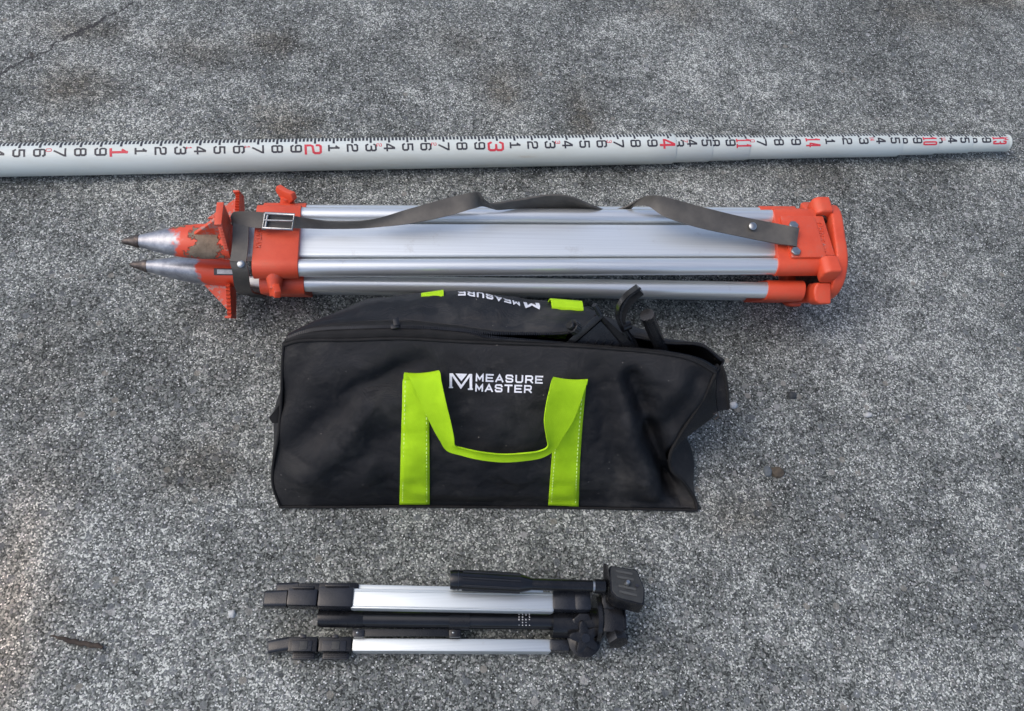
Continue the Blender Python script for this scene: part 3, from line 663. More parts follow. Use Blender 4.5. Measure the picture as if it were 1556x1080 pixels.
# buckle
bk = MB(); cs = [G(403, 324, .169), G(447, 326, .168), G(444, 349, .157), G(399, 346, .158)]
rp = cra(cs+[cs[0]], 5)
bk.tube([Vector(q_) for q_ in cs]+[cs[0]], .0021, 8); bk.tube([(cs[0]+cs[3])/2+Vector((0, 0, .001)), (cs[1]+cs[2])/2+Vector((0, 0, .003))], .0013, 8)
bk.tube([G(407, 325, .168), G(403, 346, .158)], .0016, 8)
obj('buckle', bk, M['steel'], strap, 60)
kp = MB(); kp.ribbon([G(400, 322, .169), G(398, 349, .156)], [G(406, 322.5, .169), G(404, 349.5, .156)], .002, 8, 3); obj('keeper_loop', kp, M['strap'], strap)
def rivet(px, py, z, r, parent, n=None):
    c_ = G(px, py, z); n = Vector(n or (0, -.35, 1)).normalized(); t1 = n.cross(Vector((1, 0, 0))).normalized(); t2 = n.cross(t1)
    rb_ = MB(); rings = [[c_+n*h_+(t1*math.cos(q)+t2*math.sin(q))*rr for q in np.linspace(0, 2*math.pi, 17)[:-1]] for h_, rr in ((-.002, r), (.0006, r), (.0016, r*.75), (.002, r*.3))]
    rb_.loft(rings); obj('rivet', rb_, M['steel'], parent, 50)
rivet(1144, 343.5, .164, .0058, strap); rivet(366, 401, .148, .005, strap_loop)

# ------------------------------------------------------------------ tool bag
def GP(lst): return [G(*p_) for p_ in lst]
NU, NV = 150, 80
def wr(p, segs):
    """signed fold depth: soft creases running between photograph points"""
    x, y = PX(p); d = 0.
    for x0, y0, x1, y1, w_, amp in segs:
        vx, vy = x1-x0, y1-y0; L2 = vx*vx+vy*vy; t = ((x-x0)*vx+(y-y0)*vy)/L2; tc = max(0, min(1, t))
        dd = math.hypot(x-x0-vx*tc, y-y0-vy*tc); d += amp*math.exp(-(dd/w_)**2)
    return d
def coons(Bc, Tc, Lc, Rc, nu, nv):
    B_, T_ = cra(Bc, nu), cra(Tc, nu); L_, R_ = cra(Lc, nv), cra(Rc, nv); P = np.zeros((nv, nu, 3))
    for j in range(nv):
        v = j/(nv-1)
        for i in range(nu):
            u = i/(nu-1)
            P[j, i] = (1-v)*B_[i]+v*T_[i]+(1-u)*L_[j]+u*R_[j]-((1-u)*(1-v)*B_[0]+u*(1-v)*B_[-1]+(1-u)*v*T_[0]+u*v*T_[-1])
    return P
def normals(P):
    du = np.gradient(P, axis=1); dv = np.gradient(P, axis=0); n = np.cross(du, dv); return n/np.maximum(1e-12, np.linalg.norm(n, axis=2, keepdims=True))
def fbm(p, s, seed=0): return noise.fractal(Vector(p)*s+Vector((seed*7.3, 1.7, seed)), 1., 2., 5)
bag = thing('tool_bag', 'open black nylon tool bag with lime green webbing handles and white lettering', 'bag', G(740, 700, 0))
front_bot = GP([(426, 769, .003), (520, 769, .002), (610, 768, .002), (740, 769, .002), (860, 770, .002), (960, 772, .002), (1059, 774, .003)])
front_top = GP([(431, 524, .176), (460, 517, .186), (530, 516, .19), (610, 514, .192), (700, 518.5, .192), (800, 522, .192), (900, 527, .19), (1000, 536, .186), (1050, 546, .181), (1087, 566, .166)])
front_left = GP([(426, 769, .003), (415, 735, .03), (416, 700, .06), (424, 655, .092), (428, 600, .128), (429, 560, .153), (431, 524, .176)])
front_right = GP([(1059, 774, .003), (1055, 757, .009), (1038, 731, .03), (1020, 713, .048), (1018, 690, .068), (1033, 660, .092), (1053, 630, .116), (1073, 597, .143), (1087, 566, .166)])
P = coons(front_bot, front_top, front_left, front_right, NU, NV); N0 = normals(P)
folds = [(963, 572, 990, 660, 16, -.010), (990, 660, 1018, 735, 15, -.016), (1018, 735, 1046, 768, 12, -.008), (985, 570, 1040, 590, 30, .006), (950, 640, 985, 740, 26, .006),
         (470, 720, 560, 610, 26, .005), (430, 690, 520, 620, 22, -.004), (535, 590, 640, 548, 16, -.004), (520, 700, 600, 650, 22, -.004), (480, 560, 560, 560, 30, .003), (700, 560, 680, 640, 30, -.002),
         (720, 720, 760, 600, 26, .0025), (905, 560, 935, 700, 20, -.0035), (640, 740, 860, 745, 14, .003), (560, 640, 600, 760, 16, -.003), (430, 610, 470, 540, 18, -.003), (1020, 640, 1060, 575, 18, -.006)]
for j in range(NV):
    v = j/(NV-1)
    for i in range(NU):
        u = i/(NU-1); edge = min(1, min(u, 1-u)*9)*min(1, min(v, 1-v)*6)
        b_ = .026*math.sin(math.pi*v)**.8*(math.sin(math.pi*u)**.5 if 0 < u < 1 else 0)
        q = Vector(P[j, i]); d = 2.1*wr(q, folds)*(.25+.75*min(1, min(v, 1-v)*8))+.009*fbm(q, 8, 1)*edge+.0022*fbm(q, 24, 2)*edge+.004*(.3-abs(fbm(Vector((q.x*.7+q.z*.6, q.y, q.z*.7-q.x*.6)), 11, 7)))*edge
        P[j, i] += N0[j, i]*((b_+d) if N0[NV//2, NU//2][1] < 0 else -(b_+d))
FRONT = P
P[:, :, 2] = np.maximum(P[:, :, 2], .0015)
def grid_obj(name, P, mat, parent, th=.002):
    mb = MB(); mb.grid([[Vector(p_) for p_ in r_] for r_ in P]); o = obj(name, mb, mat, parent, 70)
    if th:
        sm = o.modifiers.new('cloth', 'SOLIDIFY'); sm.thickness = th; sm.offset = 0
    return o
fp = grid_obj('front_panel', P, M['fabric'], bag)
mbf = MB(); mbf.grid([[Vector(p_) for p_ in r_] for r_ in P]); BVH_F = BVHTree.FromPolygons([tuple(v) for v in mbf.v], mbf.f)
CAMV = Vector((0, 0, CAM_H))
def hit(bvh, px, py, lift=0., dz=.1):
    d = (G(px, py, 0)-CAMV).normalized(); loc, nn, _, _ = bvh.ray_cast(CAMV, d)
    if loc is None:
        loc, nn, _, _ = bvh.find_nearest(G(px, py, dz))
        loc = loc
    return loc-d*lift
# back panel: from the rear zip seam over the crest and down behind
back_seam = GP([(436, 518, .178), (475, 498, .186), (540, 490, .19), (620, 489, .192), (700, 497, .192), (760, 505, .192), (850, 506, .192), (900, 500, .19), (960, 510, .186), (1010, 520, .182), (1065, 524, .178), (1098, 548, .166)])
crest = GP([(440, 508, .17), (482, 484, .176), (560, 458, .178), (640, 447, .178), (700, 447, .178), (770, 457, .178), (860, 470, .176), (895, 476, .175), (950, 497, .172), (1010, 516, .170), (1066, 522, .168), (1101, 549, .155)])
NB = 110; bs, cs_ = cra(back_seam, NB), cra(crest, NB)
rows = []
for f in np.linspace(0, 1, 46):
    row = []
    for i in range(NB):
        a_, c_ = bs[i], cs_[i]; u = i/(NB-1); fl = min(1, min(u, 1-u)*6)
        mid = (a_+c_)/2+np.array([0, 0, .004])
        prof = [a_, mid, c_, c_+np.array([0, .022*fl+.004, -.035]), c_+np.array([0, .03*fl+.01, -.1]), np.array([c_[0], c_[1]+.02*fl+.01, .003])]
        row.append(cr(prof, 46)[int(round(f*45))])
    rows.append(row)
PB = np.array(rows)
for j in range(16, 46):
    for i in range(NB):
        uu = max(0., (i/(NB-1)-.78)/.22)**2; tz = max(0., min(1., (.095-PB[j, i, 2])/.07)); PB[j, i, 0] -= .055*uu*min(1, (j-15)/6)*tz*tz*(3-2*tz)
NBn = normals(PB); sgn = 1 if NBn[10, 50][2] > 0 else -1
for j in range(46):
    for i in range(NB):
        e_ = min(1, j/5)*min(1, (45-j)/5); q = Vector(PB[j, i]); PB[j, i] += NBn[j, i]*sgn*e_*(.005*fbm(q, 8, 5)+.0035*fbm(q, 18, 3))
BACK = PB; BN = normals(PB)*sgn
bp = grid_obj('back_panel', PB, M['fabric'], bag)
# zip bands
front_zip = GP([(436, 515, .181), (475, 503, .191), (540, 499, .196), (620, 498, .199), (700, 503, .199), (745, 513, .197), (850, 522, .191), (900, 525.5, .187), (960, 530, .183), (1010, 535.5, .180), (1060, 546, .176), (1090, 562, .164)])
rear_zip = GP([(436, 514.5, .181), (475, 502, .191), (540, 498, .196), (620, 497, .199), (700, 502, .199), (745, 507, .198), (850, 507, .192), (900, 502, .188), (960, 511, .186), (1010, 521, .182), (1065, 525, .178), (1097, 549, .167)])
def band(name, A, B, mat, amp, seed):
    n = 130; A, B = cra(A, n), cra(B, n); P_ = []
    for k in range(7):
        f = k/6; P_.append([Vector(A[i]*(1-f)+B[i]*f)+Vector((0, 0, amp*math.sin(math.pi*f)+.0015*fbm(A[i], 30, seed)*math.sin(math.pi*f))) for i in range(n)])
    return grid_obj(name, P_, mat, bag, .0016)
zf = band('zip_band', front_top, front_zip, M['black_web'], .003, 4); zr = band('zip_band', rear_zip, back_seam, M['black_web'], .002, 6)
def teeth(path, parent, r=.0016):
    tb = MB(); pts = cra(path, 200); k = 0
    for i in range(0, 199):
        p_ = Vector(pts[i]); t_ = (Vector(pts[i+1])-p_).normalized(); sd_ = t_.cross(Vector((0, 0, 1))).normalized()
        tb.box(p_+Vector((0, 0, .0012)), t_*.0009, sd_*.0021, Vector((0, 0, .001)), 0)
    o = obj('zip_teeth', tb, M['plastic'], parent, 0); o['kind'] = 'stuff'; return o
teeth(front_zip, zf); teeth(rear_zip, zr)
# piping and seams
def piping(pts, r=.0022, n=90, off=.001, name='piping', parent=bag):
    mb = MB(); mb.tube([Vector(p_)+Vector((0, -off, off)) for p_ in cra(pts, n)], r, 8); return obj(name, mb, M['black_web'], parent, 60)
piping(front_top); piping(front_right, .0026); piping(front_left, .002); piping(front_bot, .002, 60, .0015); piping(back_seam, .0018)
# ends
rear_r = [Vector(p_) for p_ in (BACK[-1, -1], BACK[38, -1], BACK[30, -1], BACK[20, -1], BACK[8, -1], BACK[0, -1])]
rear_l = [Vector(p_) for p_ in (BACK[-1, 0], BACK[38, 0], BACK[30, 0], BACK[20, 0], BACK[8, 0], BACK[0, 0])]
def end_panel(fr, rr, bulge, sx, seed, extra=None):
    n = 60; A, B = cra(fr, n), cra(rr, n); P_ = []
    for j in range(n):
        v = j/(n-1); row = []
        for k in range(24):
            f = k/23; p_ = Vector(A[j]*(1-f)+B[j]*f); s_ = math.sin(math.pi*f)
            p_.x += sx*s_*bulge(v); p_.x += .006*fbm(p_, 14, seed)*s_
            p_.z = max(.0015, p_.z); row.append(p_)
        P_.append(row)
    return grid_obj('end_panel', np.array([[tuple(q) for q in r_] for r_ in P_]), M['fabric'], bag)
end_panel(front_right, rear_r, lambda v: .003+.036*math.exp(-((v-.58)/.15)**2)+.018*math.exp(-((v-.13)/.1)**2)-.012*math.exp(-((v-.34)/.07)**2), 1, 8)
end_panel(front_left, rear_l, lambda v: .001+.012*math.exp(-((v-.32)/.2)**2), -1, 9)
bb = MB(); base_loop = [Vector(p_) for p_ in cra(front_bot, 20)]+[Vector(p_) for p_ in BACK[-1, ::-10]]
bb.add([(p_.x, p_.y, .0012) for p_ in base_loop], [tuple(range(len(base_loop)))]); obj('base_panel', bb, M['fabric'], bag)
# end tabs
tb = MB(); tb.ribbon(GP([(432, 603, .12), (420, 620, .112), (409, 634, .105)]), GP([(431, 622, .105), (424, 640, .1), (414, 642, .1)]), .006, 14, 3); obj('zip_end_tab', tb, M['black_web'], bag)
tb = MB(); tb.ribbon(GP([(1090, 552, .168), (1100, 566, .160), (1103, 590, .146), (1105, 622, .12)]), GP([(1080, 566, .160), (1088, 577, .152), (1088, 600, .138), (1090, 624, .118)]), .004, 24, 4, .002); flap = obj('zip_end_flap', tb, M['fabric'], bag)
tb = MB(); tb.tube(GP([(1097, 556, .168), (1102, 570, .160), (1106, 595, .146), (1107, 621, .122)]), .002, 8); obj('flap_binding', tb, M['black_web'], flap)
tb = MB(); tb.tube(GP([(1084, 629, .105), (1090, 627, .105), (1092, 633, .1), (1086, 637, .098)]), .0012, 8); obj('zip_pull', tb, M['darksteel'], flap)
zp = MB(); c_ = G(600, 496, .2025); zp.box(c_, (.005, .0008, 0), (-.0006, .0032, 0), (0, 0, .0014), .001); zp.box(G(602, 489, .2045), (.0036, .0008, 0), (-.0008, .0048, .0005), (0, 0, .0008), .0006); obj('zip_slider', zp, M['gloss'], zf)
# handles
def webbing(name, e1, e2, mat, parent, lift=.0032):
    """flat webbing sewn on the front panel: every point sits on the cloth"""
    a2, b2 = cr([p_+(0,) for p_ in e1], 60), cr([p_+(0,) for p_ in e2], 60); m = 7; rows = []
    for i in range(60): rows.append([hit(BVH_F, *(a2[i]*(1-j/(m-1))+b2[i]*j/(m-1))[:2], lift) for j in range(m)])
    mb = MB(); mb.grid(rows); o = obj(name, mb, mat, parent, 60); sm = o.modifiers.new('thickness', 'SOLIDIFY'); sm.thickness = .0016; sm.offset = 0
    return o, [r_[0] for r_ in rows], [r_[-1] for r_ in rows]
def stitches(A, B, parent, inset=.1):
    sb_ = MB(); A, B = cra(A, 70), cra(B, 70)
    for f in (inset, 1-inset):
        for i in range(0, 68, 2):
            p0 = Vector(A[i]*(1-f)+B[i]*f); p1 = Vector(A[i+1]*(1-f)+B[i+1]*f); d = (CAMV-p0).normalized()*.0013
            sb_.tube([p0+d, p1+d], .0007, 5)
    o = obj('stitching', sb_, M['green_thread'], parent, 60); o['kind'] = 'stuff'
handle = bpy.data.objects.new('front_handle', None)
def lin(p0, p1, n=9): return [tuple(p0[k]*(1-t)+p1[k]*t for k in range(len(p0))) for t in np.linspace(0, 1, n)]
hl, A, B = webbing('handle_strap', [(614, 572)]+[(612-5*t, 580+186*t) for t in np.linspace(0, 1, 12)], [(652, 570)]+[(652+1*t, 580+186*t) for t in np.linspace(0, 1, 12)], M['green'], bag)
stitches(A, B, hl)
hr, A, B = webbing('handle_strap', [(846, 578)]+[(846-13*t, 590+177*t) for t in np.linspace(0, 1, 12)], [(890, 580)]+[(890-11*t-2*math.sin(3.14*t), 590+179*t) for t in np.linspace(0, 1, 12)], M['green'], bag)
stitches(A, B, hr)
le1 = [(613, 576, .004), (615, 567, .010), (625, 580, .017), (640, 612, .019), (655, 645, .018), (668, 668, .018), (679, 684, .017), (700, 691, .016), (730, 698, .016), (765, 701.5, .016), (800, 699, .016), (825, 694, .017), (843, 682, .019), (855, 663, .021), (870, 640, .022), (880, 615, .021), (888, 592, .018), (893, 577, .011), (892, 584, .004)]
le2 = [(651, 572, .004), (667, 564, .012), (671, 580, .022), (678, 612, .026), (686, 645, .026), (690, 665, .025), (692, 677, .022), (705, 681, .021), (730, 686.5, .021), (765, 690, .021), (800, 688, .021), (820, 685, .023), (832, 678, .027), (830, 663, .029), (827, 640, .029), (830, 615, .027), (835, 592, .022), (840, 574, .013), (846, 580, .004)]
A = [hit(BVH_F, *p_) for p_ in le1]; B = [hit(BVH_F, *p_) for p_ in le2]
mb = MB(); mb.ribbon(A, B, .0022, 190, 8, -.002); grip = obj('handle_grip', mb, M['green'], bag, 60)
# back handle stubs standing up behind the crest
def back_stub(p0, p1, drop):
    a_, b_ = G(*p0), G(*p1)
    e1 = [a_+Vector((0, -.02, -.018))*(1-drop), a_+Vector((0, -.006, -.002)), a_, a_+Vector((0, .014, -.008)), a_+Vector((0, .026, -.06)), a_+Vector((0, .026, -.13))]
    e2 = [p_+(b_-a_) for p_ in e1]
    mb = MB(); mb.ribbon(e1, e2, .0018, 30, 4); obj('handle_strap', mb, M['green'], bag, 60)
back_stub((640, 455, .181), (674, 450, .181), .5); back_stub((838, 463, .183), (886, 467, .183), 0)
# lettering
lt = MB()
def px_text(body, quad, h, w, gap, t):
    gs, W_ = glyphs(body, h, w, gap, t, 3); (x0, y0), (x1, y1), (x2, y2), (x3, y3) = quad
    for vs, fs, ly in gs:
        out = []
        for q in vs:
            x, y = q.x/W_, q.y/h; tx = (x0+(x1-x0)*x)*y+(x3+(x2-x3)*x)*(1-y); ty = (y0+(y1-y0)*x)*y+(y3+(y2-y3)*x)*(1-y); out.append(hit(BVH_F, tx, ty, .0016+.0001*ly))
        lt.add(out, fs)
px_text('MEASURE', [(723, 567.3), (825.5, 571), (825, 583), (722.5, 579.3)], 12, 12.6, 2.6, 2.4)
px_text('MASTER', [(722.3, 582.7), (808.5, 585.2), (808, 597.2), (721.8, 594.7)], 12, 12.6, 2.6, 2.4)
def px_poly(mb, pts, lift=.0018):
    px_poly.k = getattr(px_poly, 'k', 0)+1; lift += .00008*px_poly.k
    mb.add([hit(BVH_F, x, y, lift) for x, y in pts], [tuple(range(len(pts)))])
px_poly(lt, [(683, 567), (687, 567.2), (687, 589), (683, 589)]); px_poly(lt, [(682, 587.5), (688.5, 587.5), (688.5, 589.5), (682, 589.5)])
px_poly(lt, [(713.5, 568), (717.5, 568.2), (717.5, 592), (713.5, 592)]); px_poly(lt, [(711, 590), (718.5, 590), (718.5, 592.3), (711, 592.3)])
px_poly(lt, [(684, 567), (688, 567), (702, 586), (700, 591)]); px_poly(lt, [(717, 568), (713, 568), (700, 586), (700.5, 591)])
px_poly(lt, [(692, 567.3), (710, 567.9), (701, 579)])
obj('lettering', lt, M['thread'], fp, 0)
lb = MB()
def back_text(body, u0, u1, f0, f1):
    gs, W_ = glyphs(body, 13.5, 12.6, 2.4, 2.9, 3)
    def ev(u, f):
        uu = max(0, min(NB-1.001, u*(NB-1))); ff = max(0, min(44.999, f*45)); i, j = int(uu), int(ff); a_, b_ = uu-i, ff-j
        q = lambda Q: (Q[j, i]*(1-a_)+Q[j, i+1]*a_)*(1-b_)+(Q[j+1, i]*(1-a_)+Q[j+1, i+1]*a_)*b_
        return Vector(q(BACK)+q(BN)*(.0016+.0001*ly))
    for vs, fs, ly in gs: lb.add([ev(u0+(u1-u0)*q_.x/W_, f1+(f0-f1)*q_.y/13.5) for q_ in vs], fs)
def ux(px):
    return int(np.argmin([abs(PX(c_)[0]-px) for c_ in cs_]))/(NB-1)
back_text('MEASURE', ux(792), ux(693), .33, .42); back_text('M', ux(822), ux(799), .33, .46)
obj('lettering', lb, M['thread'], bp, 0)

# ------------------------------------------------------------------ things sticking out of the bag
br = thing('plastic_bracket', 'black plastic angled mounting bracket with knob poking out of the open bag', 'bracket', G(910, 500, .14))
def bar(name, pts, r, mat, parent, n=10, flat=1., smooth=50):
    mb = MB(); mb.tube([Vector(p_) for p_ in cra(GP(pts), max(3, len(pts)*6))] if len(pts) > 2 else GP(pts), r, n, flat); return obj(name, mb, mat, parent, smooth)
def slab(name, pts, d, mat, parent, bev=.001):
    mb = MB(); mb.prism(GP(pts), d, bev, 2); return obj(name, mb, mat, parent, 35)
slab('frame_bar', [(846, 532, .175), (856, 536, .175), (917, 482, .232), (909, 476, .235)], Vector((.002, .004, -.010)), M['plastic'], br, .0012)
slab('frame_bar', [(907, 477, .2345), (918, 481, .2325), (972, 531, .178), (956, 536, .178)], Vector((-.002, .004, -.010)), M['plastic'], br, .0012)
slab('web_plate', [(863, 532, .178), (913, 488, .222), (952, 531, .18)], Vector((0, .003, -.004)), M['greyplastic'], br, .0006)
for k in range(5):
    x = 885+k*12; slab('rib', [(x, 532, .181), (x+2.5, 532, .181), (x+18-k*2, 506+k*4, .203-k*.003), (x+15.5-k*2, 506+k*4, .203-k*.003)], Vector((0, .002, -.003)), M['plastic'], br, .0004)
bar('pin', [(903, 463, .245), (912, 478, .232)], .0035, M['greyplastic'], br, 12)
mb = MB(); c_ = G(876, 500, .205); ax = Vector((-.6, .1, .5)).normalized(); t1 = ax.cross(Vector((0, 1, 0))).normalized(); t2 = ax.cross(t1)
mb.prism([c_+(t1*math.cos(q)+t2*math.sin(q))*(.0085+.0011*(k % 2)) for k, q in enumerate(np.linspace(0, 2*math.pi, 25)[:-1])], ax*.009, .0008, 1)
mb.prism([c_+ax*.009+(t1*math.cos(q)+t2*math.sin(q))*.006 for q in np.linspace(0, 2*math.pi, 13)[:-1]], ax*.005, .0008, 1)
obj('knob', mb, M['plastic'], br, 30)
hook = thing('curved_arm', 'curved black plastic arm hooking up beside the bracket in the bag', 'clamp arm', G(945, 490, .14))
A_ = GP([(957, 530, .17), (950, 512, .188), (940, 495, .205), (936, 480, .220), (940, 463, .236), (951, 448, .25), (968, 435, .262)])
B_ = GP([(972, 530, .17), (963, 512, .186), (953, 497, .202), (949, 484, .215), (953, 469, .229), (962, 456, .241), (977, 444, .252)])
mb = MB(); mb.ribbon(A_, B_, .009, 40, 5, .0015); obj('arm', mb, M['plastic'], hook, 40)
mb = MB(); mb.ribbon([p_.lerp(q_, .3)+Vector((0, -.002, .0052)) for p_, q_ in zip(A_, B_)], [p_.lerp(q_, .5)+Vector((0, -.002, .0052)) for p_, q_ in zip(A_, B_)], .0015, 40, 3); obj('groove_rib', mb, M['greyplastic'], hook, 40)
mb = MB(); mb.tube([G(945, 498, .205), G(957, 493, .205)], .006, 14); obj('pivot_knob', mb, M['plastic'], hook)
rod = thing('rubber_grip', 'short ribbed black grip standing out of the right end of the bag', 'grip', G(1000, 515, .14))
bar('grip_body', [(984, 480, .236), (990, 496, .214), (998, 514, .19), (1006, 532, .165)], [.0086+.0002*(k % 2) for k in range(24)], M['plastic'], rod, 14)
bar('grip_cap', [(983, 478, .239), (985.5, 483, .232)], .0091, M['plastic'], rod, 14)
for dx in (-5, 0, 5):
    bar('grip_rib', [(985+dx, 484-dx*.3, .242), (991+dx, 497-dx*.3, .222), (999+dx, 514-dx*.3, .198)], .0014, M['plastic'], rod, 6)

# ------------------------------------------------------------------ camera tripod
ct = thing('camera_tripod', 'small folded silver and black camera tripod with pan handle lying beside the bag', 'tripod', G(690, 950, 0))
def pbox(px0, px1, py0, py1, zt, zb, bev=.002, k=(0, 0), seg=2):
    """box whose top face covers the given pixel rectangle at height zt; k = row drift over the length"""
    m0, m1 = (py0+py1)/2, (py0+py1)/2+(k[1] if k else 0)
    a_, b_ = G(px0, m0, zt), G(px1, m1, zt); ax = (b_-a_)/2
    xm = (px0+px1)/2; mm = (m0+m1)/2; hgt = (py1-py0)/2
    f_, n_ = G(xm, mm-hgt, zt), G(xm, mm+hgt, zt); c_ = (a_+b_)/2; u_ = ax.normalized(); v_ = Vector((-u_.y, u_.x, 0)); ay = v_*((f_-n_).length/2)
    c_.z = (zt+zb)/2; return c_, ax, ay, Vector((0, 0, (zt-zb)/2)), bev, seg
def pb(name, args, mat, parent, smooth=35):
    mb = MB(); mb.box(*args); return obj(name, mb, mat, parent, smooth)
# upper leg
LT = .062
leg_u = pb('leg_channel', pbox(533, 842, 893, 924, LT, LT-.017, .0035, (0, 6)), M['alu2'], ct)
mb = MB()
for py in (897.5, 920.5):
    a_, b_ = G(536, py, LT+.0003), G(840, py+6, LT+.0003); mb.tube([a_, b_], .0006, 6)
obj('channel_ridge', mb, M['alu2'], leg_u)
lk = pb('leg_lock', pbox(483, 537, 890, 921, LT+.003, LT-.027, .003, (0, 1)), M['greyplastic'], ct)
pb('lock_lever', pbox(494, 531, 886.5, 891, LT+.006, LT-.004, .0015), M['plastic'], lk)
lk = pb('leg_lock', pbox(436, 482, 893, 919, LT+.0005, LT-.025, .003, (0, 1)), M['greyplastic'], ct)
pb('lock_lever', pbox(444, 478, 889.5, 894, LT+.003, LT-.006, .0015), M['plastic'], lk)
def foot_loft(name, px0, px1, ylo, yhi, zt, th, slant, parent):
    """rubber foot tapering to a cut end: px1 is the lock side"""
    mb = MB(); rings = []
    c1 = G(px1, (ylo+yhi)/2, zt-th/2); c0 = G(px0, (ylo+yhi)/2+slant, zt-th/2-.002); ax = (c1-c0).normalized(); v_ = Vector((-ax.y, ax.x, 0)).normalized(); w_ = (G(px1, ylo, zt)-G(px1, yhi, zt)).length/2
    for f, q in ((0, .86), (.03, .93), (.08, .96), (.6, .98), (1, 1)):
        c_ = c0.lerp(c1, f); rings.append([c_+v_*a_*q+Vector((0, 0, b_*q)) for a_, b_ in rrect(w_, th/2, .004, 4)])
    mb.loft(rings); return obj(name, mb, M['greyplastic'], parent, 40)
foot_loft('rubber_foot', 402, 437, 897.5, 923, LT-.001, .02, 1, ct)
# far leg, low behind the upper leg
FZ = .036
pb('leg_channel', pbox(537, 826, 887, 906, FZ, FZ-.02, .003, (0, 6)), M['alu2'], ct)
lk = pb('leg_lock', pbox(484, 545, 884.5, 905, FZ+.004, FZ-.022, .003), M['plastic'], ct)
lk2 = pb('leg_lock', pbox(452, 496, 885, 904, FZ+.003, FZ-.021, .003), M['plastic'], ct)
foot_loft('rubber_foot', 421, 454, 885.5, 905, FZ+.002, .018, 1, ct)
# centre column
mb = MB(); CZ = .03; mb.tube([G(548, 939.5, CZ), G(845, 943.5, CZ)], .0108, 24); col_ = obj('centre_column', mb, M['gloss'], ct, 60)
mb = MB(); mb.tube([G(484, 938.5, CZ), G(490, 938.5, CZ), G(551, 939.5, CZ), G(553, 939.5, CZ)], [.0105, .0114, .0114, .0105], 24); obj('column_end', mb, M['plastic'], col_, 50)
mb = MB()
for k in range(4):
    for q in range(5):
        x = 788.5+k*5.3; y = 933+q*3.9; z_ = CZ+.0127*math.cos(math.asin(max(-1, min(1, (q-1.2)*.28))))
        if random.random() < .08: continue
        a_ = G(x, y, CZ+.0108-.001*(q-1)**2*.35); mb.box(a_+Vector((0, -.0005, .0006)), (.0007, 0, 0), (0, random.uniform(.0007, .0015), -.0003), (0, 0, .0002))
obj('printed_text', mb, M['whiteprint'], col_, 0)
# near leg
NZ = .026
leg_n = pb('leg_channel', pbox(535, 838, 969, 989, NZ, NZ-.0225, .003, (0, 1.5)), M['alu2'], ct)
for x0, x1 in ((484, 534), (438, 482)):
    lk = pb('leg_lock', pbox(x0, x1, 967, 990, NZ+.002, NZ-.022, .002), M['plastic'], ct)
    pb('lock_plate', pbox(x0+5, x1-8, 973, 989, NZ+.0045, NZ, .001), M['greyplastic'], lk)
    pb('lock_window', pbox((x0+x1)/2-5, (x0+x1)/2+7, 974, 987, NZ+.0058, NZ, .0008), M['rubber'], lk)
    pb('lock_catch', pbox((x0+x1)/2-4, (x0+x1)/2+5, 963.5, 969, NZ+.004, NZ-.006, .0012), M['greyplastic'], lk)
    lv = pb('lock_lever', pbox(x0+6, x1-4, 990, 1001.5, NZ-.006, NZ-.016, .0015), M['greyplastic'], lk)
    for yy in (992.5, 995.3, 998.1):
        pb('lever_rib', pbox(x0+8, x1-6, yy, yy+1.3, NZ-.0048, NZ-.007, .0004), M['plastic'], lv)
foot_loft('rubber_foot', 408, 441, 968, 989, NZ, .02, 6, ct)
# spreader
mb = MB(); mb.box(*pbox(545, 690, 955, 966.5, .030, .025, .001)); obj('brace', mb, M['plastic'], ct)
br_ = pb('brace_pivot', pbox(535, 554, 955, 968, .033, .022, .003), M['greyplastic'], ct); rivet(543, 961, .0335, .0017, br_, (0, 0, 1))
mb = MB(); mb.tube([G(682, 942, CZ), G(713, 942.5, CZ)], .0128, 24); clip = obj('brace_collar', mb, M['plastic'], ct, 50)
pb('collar_lug', pbox(682, 701, 948, 968, .0335, .014, .003), M['plastic'], clip); rivet(688.5, 961, .034, .0018, clip, (0, 0, 1))
# shoulder block and head
sh = pb('shoulder', pbox(840, 880, 896, 926, LT+.002, LT-.024, .0035, (0, 1)), M['greyplastic'], ct)
pb('shoulder_joint', pbox(873, 899, 894, 927, LT+.0035, LT-.026, .005), M['greyplastic'], sh)
mb = MB(); mb.tube([G(838, 946, CZ), G(905, 947, CZ)], .0185, 24); hub = obj('shoulder_hub', mb, M['plastic'], ct, 50)
pb('hub_block', pbox(843, 872, 934, 958, .044, .016, .003), M['plastic'], hub)
mb = MB(); mb.prism([G(872, 956, .046), G(868, 940, .05), (G(880, 930, .052)), G(896, 930, .052), G(904, 945, .048), G(903, 958, .044)], Vector((0, 0, -.03)), .004, 3); obj('joint_cover', mb, M['plastic'], hub, 40)
s2 = pb('shoulder', pbox(836, 866, 970, 988, NZ+.003, NZ-.023, .003, (0, 1)), M['greyplastic'], ct)
mb = MB(); cc = G(885, 974, .014); mb.tube([cc+Vector((0, 0, -.012)), cc+Vector((0, 0, .014)), cc+Vector((0, -.001, .018))], [.0215, .0215, .017], 28); obj('shoulder_joint', mb, M['plastic'], s2, 40)
# star knob
kc = G(886, 966, .036); ax = Vector((.05, -.35, .93)).normalized(); t1 = ax.cross(Vector((0, 1, 0))).normalized(); t2 = ax.cross(t1)
pts = []
for k in range(60):
    q = 2*math.pi*k/60; r_ = .0155+.0048*math.cos(5*q+.6); pts.append(kc+(t1*math.cos(q)+t2*math.sin(q))*r_)
mb = MB(); mb.prism(pts, ax*.011, .0018, 2); kn = obj('star_knob', mb, M['plastic'], ct, 40)
mb = MB(); mb.tube([kc+ax*.010, kc+ax*.0135], [.0065, .0055], 18); obj('knob_cap', mb, M['greyplastic'], kn, 40)
